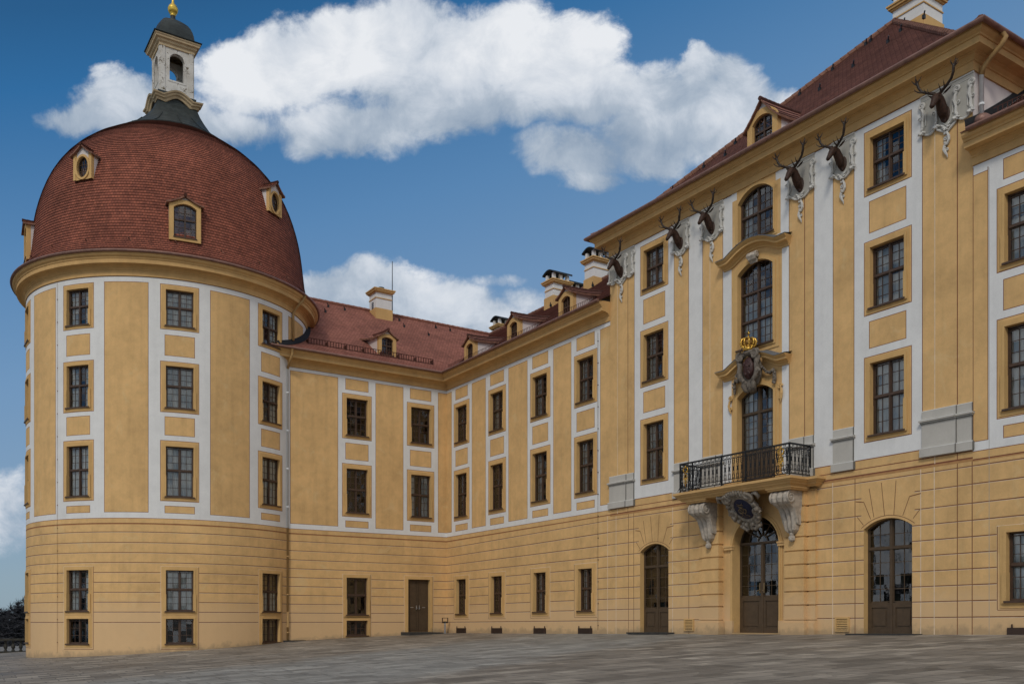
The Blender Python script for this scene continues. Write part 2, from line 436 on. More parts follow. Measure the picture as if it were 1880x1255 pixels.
# ------------------------------------------------------------------ mesh helpers
class MB:
    def __init__(self):
        self.v, self.f, self.m, self.uv = [], [], [], []

    def poly(self, pts, mat=0, uv=None):
        i = len(self.v)
        self.v.extend(tuple(p) for p in pts)
        self.f.append(tuple(range(i, i + len(pts))))
        self.m.append(mat)
        self.uv.append(uv)

    def box(self, x0, x1, y0, y1, z0, z1, mat=0):
        a = [(x0, y0, z0), (x1, y0, z0), (x1, y1, z0), (x0, y1, z0), (x0, y0, z1), (x1, y0, z1), (x1, y1, z1), (x0, y1, z1)]
        i = len(self.v); self.v.extend(a)
        for q in ((0, 3, 2, 1), (4, 5, 6, 7), (0, 1, 5, 4), (1, 2, 6, 5), (2, 3, 7, 6), (3, 0, 4, 7)):
            self.f.append(tuple(i + k for k in q)); self.m.append(mat); self.uv.append(None)

    def grid(self, rows, mat=0, closed=False):
        """rows: list of equally long point lists, skinned with shared vertices"""
        i = len(self.v); n = len(rows[0])
        for r in rows: self.v.extend(tuple(p) for p in r)
        for a in range(len(rows) - 1):
            for b in range(n if closed else n - 1):
                c = (b + 1) % n
                self.f.append((i + a * n + b, i + a * n + c, i + (a + 1) * n + c, i + (a + 1) * n + b))
                self.m.append(mat); self.uv.append(None)
        return i

    def cap(self, start, n, mat=0):
        self.f.append(tuple(range(start, start + n))); self.m.append(mat); self.uv.append(None)

    def tube(self, pts, rad_, n=6, mat=0, caps=True):
        pts = [Vector(p) for p in pts]
        rr = rad_ if isinstance(rad_, (list, tuple)) else [rad_] * len(pts)
        rows = []; up = None
        for k, p in enumerate(pts):
            d = (pts[min(k + 1, len(pts) - 1)] - pts[max(k - 1, 0)])
            if d.length < 1e-9: d = Vector((0, 0, 1))
            d.normalize()
            if up is None:
                up = d.orthogonal().normalized()
            up = (up - d * up.dot(d))
            if up.length < 1e-6: up = d.orthogonal()
            up.normalize()
            s = d.cross(up)
            rows.append([p + (up * cos(2 * pi * j / n) + s * sin(2 * pi * j / n)) * rr[k] for j in range(n)])
        st = self.grid(rows, mat, True)
        if caps:
            self.cap(st, n, mat); self.cap(st + n * (len(rows) - 1), n, mat)

    def loft(self, secs, n=12, mat=0):
        """secs: (centre, axis_a, axis_b): elliptical sections"""
        rows = [[Vector(c) + Vector(a) * cos(2 * pi * j / n) + Vector(b) * sin(2 * pi * j / n) for j in range(n)] for c, a, b in secs]
        st = self.grid(rows, mat, True)
        self.cap(st, n, mat); self.cap(st + n * (len(rows) - 1), n, mat)

    def lathe(self, prof, cx, cy, n=24, mat=0, z0=0.0):
        rows = [[(cx + r * cos(2 * pi * j / n), cy + r * sin(2 * pi * j / n), z0 + z) for j in range(n)] for r, z in prof]
        self.grid(rows, mat, True)

    def ball(self, c, rx, ry=None, rz=None, n=10, mat=0):
        ry = rx if ry is None else ry; rz = rx if rz is None else rz
        m_ = max(5, n // 2 + 1)
        rows = []
        for a in range(m_):
            ph = -pi / 2 + pi * a / (m_ - 1)
            k = max(cos(ph), 0.02)
            rows.append([(c[0] + rx * k * cos(2 * pi * j / n), c[1] + ry * k * sin(2 * pi * j / n), c[2] + rz * sin(ph)) for j in range(n)])
        self.grid(rows, mat, True)

    def map(self, fn):
        self.v = [tuple(fn(*p)) for p in self.v]
        return self

    def mesh(self, name, mats, smooth=False):
        me = bpy.data.meshes.new(name)
        me.from_pydata(self.v, [], self.f)
        for k in mats: me.materials.append(M[k])
        if len(mats) > 1:
            me.polygons.foreach_set('material_index', self.m)
        if any(u is not None for u in self.uv):
            lay = me.uv_layers.new(name='UVMap')
            flat = []
            for f, u in zip(self.f, self.uv):
                if u is None: u = [(0, 0)] * len(f)
                for q in u: flat.extend(q)
            lay.data.foreach_set('uv', flat)
        if smooth:
            me.polygons.foreach_set('use_smooth', [True] * len(me.polygons))
        me.update()
        return me


def link(name, me, parent=None, world=True, loc=(0, 0, 0), rotz=0.0):
    o = bpy.data.objects.new(name, me)
    COL.objects.link(o)
    o.location = loc
    o.rotation_euler = (0, 0, rotz)
    if parent is not None:
        o.parent = parent
        if world:      # mesh is in world coordinates (or loc is): undo the parent's place
            o.location = Vector(loc) - Vector(parent['base'])
    return o


def build(mb, name, mats, parent=None, smooth=False):
    return link(name, mb.mesh(name, mats if isinstance(mats, (list, tuple)) else [mats], smooth), parent)


def thing(name, loc, label, cat, group=None):
    o = bpy.data.objects.new(name, None)
    COL.objects.link(o)
    o.location = loc
    o['base'] = tuple(loc)
    o['label'] = label; o['category'] = cat
    if group: o['group'] = group
    o.empty_display_size = 0.5
    return o


# ------------------------------------------------------------------ layout of the castle
A, B = 27.05, 48.0                     # plane of the long front (x = A) and of the short wing (y = B)
TCX, TCY, TR = 12.95, 53.56, 7.19      # round tower
SH = 0.0055                            # the long front rises a little towards the viewer's right
ROWT = [-6, -0.04, 0.45, 0.92, 1.39, 1.86, 2.33, 2.80, 3.27, 3.75, 4.25, 4.66, 4.90, 6, 40]
ROWP = [-6, -0.04, 0.45, 0.93, 1.41, 1.89, 2.37, 2.86, 3.37, 3.94, 4.48, 4.72, 4.93, 6, 40]
LINT = ROWT[1:11]; LINP = ROWP[1:11]


def interp(x, xs, ys):
    for k in range(len(xs) - 1):
        if x <= xs[k + 1]:
            return ys[k] + (ys[k + 1] - ys[k]) * (x - xs[k]) / (xs[k + 1] - xs[k])
    return ys[-1]


def dzE(Y): return SH * (48 - Y)


def ground_z(x, y):
    z = -1.560 + 0.04872 * x - 0.010197 * y + 2.695e-5 * x * y
    z += 0.12 * math.exp(-((x - 19) ** 2 + (y - 48) ** 2) / 40.0)
    return z


def mapE(u, d, z): return (A + d, u, z + dzE(u))                     # pavilion, right wing
def mapE1(u, d, z):
    w = min(1, max(0, (48 - u) / 15.0))
    return (A + d, u, z + w * (interp(z, ROWT, ROWP) - z) + dzE(u))   # left part of the long front
def mapN(u, d, z): return (u, B + d, z)
def mapT(u, d, z):
    a = u / TR
    return (TCX + (TR - d) * cos(a), TCY + (TR - d) * sin(a), z)


def facade(mb, mapf, u0, u1, z0, z1, paints, holes, base=0, maxdu=None):
    """one wall sheet cut into painted fields; the last paint that covers a cell wins"""
    eps = 1e-6
    us = {u0, u1}; zs = {z0, z1}
    for (a, b, c, d, m) in paints:
        for q in (a, b):
            if u0 < q < u1: us.add(round(q, 5))
        for q in (c, d):
            if z0 < q < z1: zs.add(round(q, 5))
    for h in holes:
        for q in h[:2]:
            if u0 < q < u1: us.add(round(q, 5))
        for q in h[2:4]:
            if z0 < q < z1: zs.add(round(q, 5))
    us = sorted(us); zs = sorted(zs)
    us = [us[0]] + [b for a, b in zip(us, us[1:]) if b - a > 1e-4]
    zs = [zs[0]] + [b for a, b in zip(zs, zs[1:]) if b - a > 1e-4]
    if maxdu:
        nu = [us[0]]
        for a, b in zip(us, us[1:]):
            k = max(1, math.ceil((b - a) / maxdu))
            nu += [a + (b - a) * (i + 1) / k for i in range(k)]
        us = nu
    for i in range(len(us) - 1):
        uc = (us[i] + us[i + 1]) / 2
        col = [p for p in paints if p[0] - eps <= uc <= p[1] + eps]
        hol = [h for h in holes if h[0] < uc < h[1]]
        run = None
        for j in range(len(zs) - 1):
            zc = (zs[j] + zs[j + 1]) / 2
            mt = base
            for p in col:
                if p[2] <= zc <= p[3]: mt = p[4]
            for h in hol:
                if h[2] < zc < h[3]: mt = None
            mb_run = (mt, zs[j], zs[j + 1])
            if run and run[0] == mt and mapf is not mapE1:
                run = (mt, run[1], zs[j + 1])
            else:
                if run and run[0] is not None:
                    mb.poly([mapf(us[i], 0, run[1]), mapf(us[i + 1], 0, run[1]), mapf(us[i + 1], 0, run[2]), mapf(us[i], 0, run[2])], run[0])
                run = mb_run
        if run and run[0] is not None:
            mb.poly([mapf(us[i], 0, run[1]), mapf(us[i + 1], 0, run[1]), mapf(us[i + 1], 0, run[2]), mapf(us[i], 0, run[2])], run[0])
    # fill the corners above arched openings
    for h in holes:
        if len(h) > 4 and h[4] > 0:
            a, b, c, d, rise, mt = h
            w = b - a; R = (w * w / 4 + rise * rise) / (2 * rise); cz = d - R; um = (a + b) / 2
            N = 14
            for s in (-1, 1):
                for k in range(N):
                    x0 = w / 2 * k / N; x1 = w / 2 * (k + 1) / N
                    f = lambda x: cz + sqrt(max(R * R - x * x, 0))
                    mb.poly([mapf(um + s * x0, 0, f(x0)), mapf(um + s * x1, 0, f(x1)), mapf(um + s * x1, 0, d), mapf(um + s * x0, 0, d)], mt)


L_ = 0.022
WM = ['yellow', 'white', 'red', 'redsoft', 'line', 'grey', 'greyd', 'lineg', 'lightline', 'brownband', 'wallpink', 'cornice']
iY, iW, iR, iS, iL, iG, iGD, iLG, iLL, iBB, iWP, iC = range(12)


def panel(P, a, b, c, d, edge=iR, fill=iY, e=L_):
    P.append((a - e, b + e, c - e, d + e, edge))
    P.append((a, b, c, d, fill))


def hline(P, a, b, z, mat=iS, h=0.036, hi=True):
    P.append((a, b, z - h / 2, z + h / 2, mat))
    if hi: P.append((a, b, z - h / 2 - 0.014, z - h / 2, iL))


def vline(P, u, c, d, mat=iS, h=0.026):
    P.append((u - h / 2, u + h / 2, c, d, mat))


# ------------------------------------------------------------------ windows
def outline(w, h, rise, e=0.0, eb=None, n=14, nb=4):
    """closed loop, counter-clockwise seen from outside, starting bottom left; e grows it"""
    eb = e if eb is None else eb
    hw = w / 2 + e
    pts = [(-hw + 2 * hw * k / nb, -eb) for k in range(nb)]
    pts.append((hw, -eb))
    if rise <= 0:
        zt = h + e
        pts += [(hw - 2 * hw * k / nb, zt) for k in range(nb + 1)]
    else:
        R = (w * w / 4 + rise * rise) / (2 * rise); cz = h - R; Re = R + e
        for k in range(n + 1):
            x = hw * cos(pi * k / n)
            pts.append((x, cz + sqrt(max(Re * Re - x * x, 0))))
    return pts


def bendf(Rb):
    if not Rb: return lambda x, y, z: (x, y, z)
    return lambda x, y, z: ((Rb - y) * sin(x / Rb), Rb - (Rb - y) * cos(x / Rb), z)


def ring(mb, inner, outer, y0, mat=0):
    n = len(inner)
    for k in range(n):
        a, b = k, (k + 1) % n
        mb.poly([(inner[a][0], y0, inner[a][1]), (inner[b][0], y0, inner[b][1]), (outer[b][0], y0, outer[b][1]), (outer[a][0], y0, outer[a][1])], mat)


def wallring(mb, loop, y0, y1, mat=0):
    n = len(loop)
    for k in range(n):
        a, b = loop[k], loop[(k + 1) % n]
        mb.poly([(a[0], y0, a[1]), (b[0], y0, b[1]), (b[0], y1, b[1]), (a[0], y1, a[1])], mat)


_cache = {}


def win_meshes(w, h, rise=0.0, e=0.17, proud=0.045, depth=0.24, trans=(0.53,), cols=2, rows=(3, 3), bend=None, ears=True, panel_h=0.0,
               sill=True, curtain=0, fan=False, mull=0.062, tmat='timber', room=0.9, light=0.0):
    key = (w, h, rise, e, proud, depth, tuple(trans), cols, tuple(rows), bend, ears, panel_h, sill, curtain, fan, mull, tmat, room)
    if key in _cache: return _cache[key]
    bf = bendf(bend)
    out = {}
    # ---- surround with reveals and the dark room behind
    s = MB()
    o0 = outline(w, h, rise); o1 = outline(w, h, rise, e * 0.45); o2 = outline(w, h, rise, e)
    if proud > 0:
        ring(s, o0, o1, -proud); wallring(s, o1, -proud, -proud * 0.45); ring(s, o1, o2, -proud * 0.45); wallring(s, o2, -proud * 0.45, 0.0)
    wallring(s, o0, -proud, depth)
    if ears:
        hh = h * 0.42
        for sg in (-1, 1):
            x0, x1 = sg * w / 2, sg * (w / 2 + e * 0.62)
            s.box(min(x0, x1), max(x0, x1), -proud - 0.028, -proud * 0.5, -e * 0.3, hh)
            x2 = sg * (w / 2 - 0.016)
            s.box(min(x0, x2), max(x0, x2), -proud - 0.028, depth - 0.11, 0.0, hh)
    s.map(bf)
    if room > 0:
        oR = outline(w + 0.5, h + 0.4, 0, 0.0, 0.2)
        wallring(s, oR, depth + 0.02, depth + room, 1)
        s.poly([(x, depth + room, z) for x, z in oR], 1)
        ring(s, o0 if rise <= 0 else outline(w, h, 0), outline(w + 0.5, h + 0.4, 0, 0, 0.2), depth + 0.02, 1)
    out['surround'] = s.mesh('surround', ['trim', 'room'])
    # ---- timber
    f = MB()
    fw = 0.05; yf0, yf1 = depth - 0.10, depth - 0.02
    oi = outline(w, h, rise, -fw)
    ring(f, oi, o0, yf0); wallring(f, oi, yf0, yf1)
    R = (w * w / 4 + rise * rise) / (2 * rise) if rise > 0 else None

    def top(x):
        if rise <= 0: return h - fw
        return h - R + sqrt(max((R - fw) ** 2 - x * x, 0))

    def halfw(z):
        if rise <= 0 or z <= h - rise: return w / 2 - fw
        zz = z - (h - R)
        return min(w / 2 - fw, sqrt(max((R - fw) ** 2 - zz * zz, 0)))

    zs = [panel_h] + [t * h for t in trans] + [h - fw]
    m2 = mull / 2
    if not fan:
        f.box(-m2, m2, yf0 - 0.02, yf1 - 0.005, 0, top(m2))
    else:
        f.box(-m2, m2, yf0 - 0.02, yf1 - 0.005, 0, zs[-2])
    for t in trans:
        f.box(-halfw(t * h), halfw(t * h), yf0 - 0.03, yf1 - 0.008, t * h - 0.036, t * h + 0.036)
    sw = 0.03                                             # sash stiles
    for k in range(len(zs) - 1):
        za, zb = zs[k] + (0.036 if k or panel_h else fw), zs[k + 1] - 0.036
        if fan and k == len(zs) - 2: continue
        for sg in (-1, 1):
            xa, xb = m2, w / 2 - fw
            zt = min(zb, top(xb) - 0.0) if k == len(zs) - 2 and rise > 0 else zb
            for (p, q) in ((xa, xa + sw), (xb - sw, xb)):
                ztt = (top(max(p, q)) if k == len(zs) - 2 and rise > 0 else zb)
                f.box(min(sg * p, sg * q), max(sg * p, sg * q), yf0 + 0.015, yf1 - 0.012, za, ztt)
            f.box(min(sg * xa, sg * xb), max(sg * xa, sg * xb), yf0 + 0.018, yf1 - 0.013, za, za + sw)
            if rise <= 0 or k < len(zs) - 2:
                f.box(min(sg * xa, sg * xb), max(sg * xa, sg * xb), yf0 + 0.018, yf1 - 0.013, zb - sw, zb)
            for c in range(1, cols):
                x = xa + sw + (xb - xa - 2 * sw) * c / cols
                zt2 = top(x) if k == len(zs) - 2 and rise > 0 else zb
                f.box(sg * x - 0.010, sg * x + 0.010, yf0 + 0.03, yf1 - 0.02, za, zt2)
            nr = rows[k]
            for r in range(1, nr):
                z = za + (zb - za) * r / nr
                xr = halfw(z)
                f.box(min(sg * xa, sg * xr), max(sg * xa, sg * xr), yf0 + 0.032, yf1 - 0.021, z - 0.010, z + 0.010)
    if panel_h > 0:
        f.box(-w / 2 + fw, w / 2 - fw, yf0 + 0.03, yf1, 0.0, panel_h + 0.02)
        for sg in (-1, 1):
            xa, xb = m2, w / 2 - fw
            for (p, q) in ((xa, xa + 0.1), (xb - 0.1, xb)):
                f.box(min(sg * p, sg * q), max(sg * p, sg * q), yf0 - 0.002, yf0 + 0.03, 0.0, panel_h + 0.02)
            for (p, q) in ((0.0, 0.18), (panel_h - 0.14, panel_h + 0.05)):
                f.box(min(sg * (xa + 0.1), sg * (xb - 0.1)), max(sg * (xa + 0.1), sg * (xb - 0.1)), yf0 - 0.004, yf0 + 0.03, p, q)
            cx = sg * (xa + xb) / 2; hw_ = (xb - xa) / 2 - 0.17
            if hw_ > 0.05: f.box(cx - hw_, cx + hw_, yf0 + 0.008, yf0 + 0.03, 0.26, panel_h - 0.22)
    if fan:
        zc = trans[-1] * h
        for k in range(1, 6):
            a = pi * k / 6
            L = R - fw
            f.tube([(0.16 * cos(a), yf0 + 0.02, zc + 0.1 + 0.16 * sin(a)), (L * cos(a) * 0.98, yf0 + 0.02, max(zc, h - R) + (L) * sin(a) * 0.95)], 0.024, 4)
        for rr in (0.20, 0.58):
            f.tube([(rr * w / 2 * cos(pi * k / 14), yf0 + 0.02, zc + 0.06 + rr * w / 2 * sin(pi * k / 14)) for k in range(15)], 0.02, 4)
    out['window'] = f.mesh('window', [tmat])
    # ---- pane
    g = MB()
    g.poly([(x, depth - 0.055, z) for x, z in outline(w, h, rise, -fw * 0.6)])
    out['pane'] = g.mesh('pane', ['glass'])
    if sill:
        q = MB()
        q.box(-w / 2 - 0.05, w / 2 + 0.05, -proud - 0.06, depth - 0.06, -0.045, 0.012)
        q.map(bf)
        out['sill'] = q.mesh('sill', ['timber'])
    if curtain:
        c = MB()
        spans = {1: [(-w / 2 + .02, -w * 0.17), (w * 0.17, w / 2 - .02)], 2: [(-w / 2 + .02, w / 2 - .02)],
                 3: [(-w / 2 + .02, -w * 0.22)], 4: [(-w / 2 + .02, w / 2 - .02)]}[curtain]
        ztop = h * (0.56 if curtain == 4 else 1.0)
        for (a, b) in spans:
            rows_ = []
            N = int((b - a) * 40)
            for zz in (0.0, ztop * 0.5, ztop):
                rows_.append([(a + (b - a) * k / N, depth + 0.06 + 0.028 * sin(k * 1.25) + 0.02 * sin(k * 0.43 + zz), zz) for k in range(N + 1)])
            c.grid(rows_)
        out['curtain'] = c.mesh('curtain', ['curtain'])
    _cache[key] = out
    return out


def put_window(root, loc, rotz, name='window', **kw):
    ms = win_meshes(**kw)
    o = bpy.data.objects.new(name, ms['window'])
    COL.objects.link(o); o.parent = root
    o.location = Vector(loc) - Vector(root['base'])
    o.rotation_euler = (0, 0, rotz)
    for k in ('surround', 'pane', 'sill', 'curtain'):
        if k in ms:
            c = bpy.data.objects.new(k, ms[k]); COL.objects.link(c); c.parent = o
    return o


def winE(root, Y, z, **kw): return put_window(root, (A, Y, z + dzE(Y)), -pi / 2, **kw)
def winN(root, X, z, **kw): return put_window(root, (X, B, z), 0.0, **kw)
def winT(root, az, z, **kw):
    a = rad(az)
    return put_window(root, (TCX + TR * cos(a), TCY + TR * sin(a), z), a + pi / 2, bend=TR, **kw)


# ------------------------------------------------------------------ sweeps, roofs
def sweep(mb, prof, path, sign=-1, segs=None, mat=0, z_of=None, closedprof=False, caps=True):
    """prof: (out, z) points; path: plan points; mitred corners"""
    n = len(path); ms = []
    for i in range(n):
        ns = []
        for a, b in ((i - 1, i), (i, i + 1)):
            if a >= 0 and b < n:
                t = Vector((path[b][0] - path[a][0], path[b][1] - path[a][1])).normalized()
                ns.append(Vector((-t.y, t.x)) * sign)
        if len(ns) == 2:
            m_ = (ns[0] + ns[1]) / (1 + ns[0].dot(ns[1]))
        else:
            m_ = ns[0]
        ms.append(m_)

    def row(i):
        dz = z_of(path[i]) if z_of else 0.0
        r = [(path[i][0] + ms[i].x * o, path[i][1] + ms[i].y * o, z + dz) for o, z in prof]
        return r
    for i in range(n - 1):
        if segs is not None and i not in segs: continue
        r0, r1 = row(i), row(i + 1)
        if closedprof: r0, r1 = r0 + [r0[0]], r1 + [r1[0]]
        mb.grid([r0, r1], mat)
        if caps:
            if i == 0 or (segs is not None and i - 1 not in segs): mb.poly(r0, mat)
            if i == n - 2 or (segs is not None and i + 1 not in segs): mb.poly(r1, mat)


def circ(cx, cz, r, n=8): return [(cx + r * cos(2 * pi * k / n), cz + r * sin(2 * pi * k / n)) for k in range(n)]


def resample(prof, step):
    segs = []; tot = 0
    for a, b in zip(prof, prof[1:]):
        d = hypot(b[0] - a[0], b[1] - a[1]); segs.append((tot, tot + d, a, b)); tot += d
    n = max(1, round(tot / step)); out = []
    for k in range(n + 1):
        t = tot * k / n
        for s0, s1, a, b in segs:
            if t <= s1 + 1e-9:
                q = (t - s0) / (s1 - s0); out.append((a[0] + (b[0] - a[0]) * q, a[1] + (b[1] - a[1]) * q)); break
    return out


def tiled(mb, prof, left, right, pos, h=0.022, mat=0, step=COURSE, ushift=0.0):
    """lapped tile courses: prof (inset, z) from the eave up, left/right give the ends of a course"""
    pr = resample(prof, step)
    for k in range(len(pr) - 1):
        (s0, z0), (s1, z1) = pr[k], pr[k + 1]
        d = hypot(s1 - s0, z1 - z0); nx, nz_ = -(z1 - z0) / d, (s1 - s0) / d
        b0 = (s0 + nx * h, z0 + nz_ * h); t1 = (s1 + nx * 0.004, z1 + nz_ * 0.004); u0 = (s0 - nx * 0.01, z0 - nz_ * 0.01)
        l0, r0, l1, r1 = left(s0), right(s0), left(s1), right(s1)
        v0, v1 = k * COURSE + 0.006, (k + 1) * COURSE - 0.0005
        mb.poly([pos(b0[0], l0, b0[1]), pos(b0[0], r0, b0[1]), pos(t1[0], r1, t1[1]), pos(t1[0], l1, t1[1])], mat,
                [(l0 + ushift, v0), (r0 + ushift, v0), (r1 + ushift, v1), (l1 + ushift, v1)])
        mb.poly([pos(u0[0], l0, u0[1]), pos(u0[0], r0, u0[1]), pos(b0[0], r0, b0[1]), pos(b0[0], l0, b0[1])], mat,
                [(l0, v0 + .06), (r0, v0 + .06), (r0, v0 + .07), (l0, v0 + .07)])


def ridge_run(mb, pts, r=0.11, step=0.38):
    """half-round ridge tiles, each lapping the next"""
    pts = [Vector(p) for p in pts]
    for a, b in zip(pts, pts[1:]):
        L = (b - a).length; n = max(1, round(L / step))
        for k in range(n):
            p = a + (b - a) * (k / n); q = a + (b - a) * min(1, (k + 1.12) / n)
            mb.tube([p, q], [r * 1.12, r * 0.94], 8)


_hook = {}


def hooks(par, pts, mat='darkmetal'):
    if mat not in _hook:
        hk = MB(); hk.box(-.05, .05, -.05, .05, -.05, .10); hk.tube([(0, 0, .05), (-.12, -.12, .16)], 0.03, 5)
        _hook[mat] = hk.mesh('roof_hook', [mat])
    for p in pts:
        o = bpy.data.objects.new('roof_hook', _hook[mat]); COL.objects.link(o); o.parent = par; o.location = p


PROF_CORN = [(0, 13.44), (.045, 13.44), (.045, 13.66), (.075, 13.68), (.075, 13.72), (.16, 13.78), (.24, 13.80), (.24, 13.82), (.47, 13.83), (.47, 14.0), (.50, 14.01), (.52, 14.06),
             (.58, 14.10), (.62, 14.16), (.63, 14.22), (.63, 14.26), (0, 14.30)]
PROF_CORT = [(0, 16.36), (.05, 16.36), (.05, 16.62), (.08, 16.64), (.08, 16.68), (.17, 16.76), (.26, 16.79), (.26, 16.81), (.45, 16.83), (.45, 17.02), (.48, 17.03), (.50, 17.09),
             (.58, 17.15), (.62, 17.22), (.63, 17.28), (.63, 17.32), (-.2, 17.36)]
PROF_CORP = [(0, 16.30), (.05, 16.30), (.05, 16.56), (.085, 16.58), (.085, 16.61), (.18, 16.70), (.27, 16.72), (.27, 16.74), (.50, 16.755), (.50, 16.95), (.535, 16.96), (.555, 17.0),
             (.63, 17.05), (.68, 17.11), (.69, 17.16), (.69, 17.20), (0, 17.26)]
ROOF_W = [(-0.66, 14.24), (0.45, 14.84), (1.7, 15.62), (8.0, 20.05)]      # (inset from the wall plane, z)
ROOF_P = [(-0.74, 17.18), (0.35, 17.74), (1.5, 18.62), (8.48, 25.25)]


def roofz(s, prof=ROOF_W):
    for a, b in zip(prof, prof[1:]):
        if s <= b[0]: return a[1] + (b[1] - a[1]) * (s - a[0]) / (b[0] - a[0])
    return prof[-1][1]
# ================================================================== GROUND
def make_ground():
    mb = MB()
    xs = [-40 + 2.0 * k for k in range(56)]; ys = [-30 + 2.0 * k for k in range(58)]

    def gz(x, y):
        z = ground_z(min(max(x, -12), 40), min(max(y, -10), 78))
        return z
    mb.grid([[(x, y, gz(x, y)) for x in xs] for y in ys])
    o = build(mb, 'terrace', 'paving'); o['kind'] = 'structure'
    far = MB()
    R = [30, 90, 140, 300, 900, 4000]
    rows = []
    for r in R:
        rows.append([(10 + r * cos(2 * pi * k / 48), 30 + r * sin(2 * pi * k / 48), -9.0 if r > 30 else -9.0) for k in range(48)])
    st = far.grid(rows, 0, True); far.cap(st, 48)
    o = build(far, 'ground', 'meadow'); o['kind'] = 'structure'


make_ground()


# ================================================================== DORMERS, CHIMNEYS
def arch_pane(mb, w, h, rise, y, z0=0.0):
    mb.poly([(x, y, z + z0) for x, z in outline(w, h, rise)])


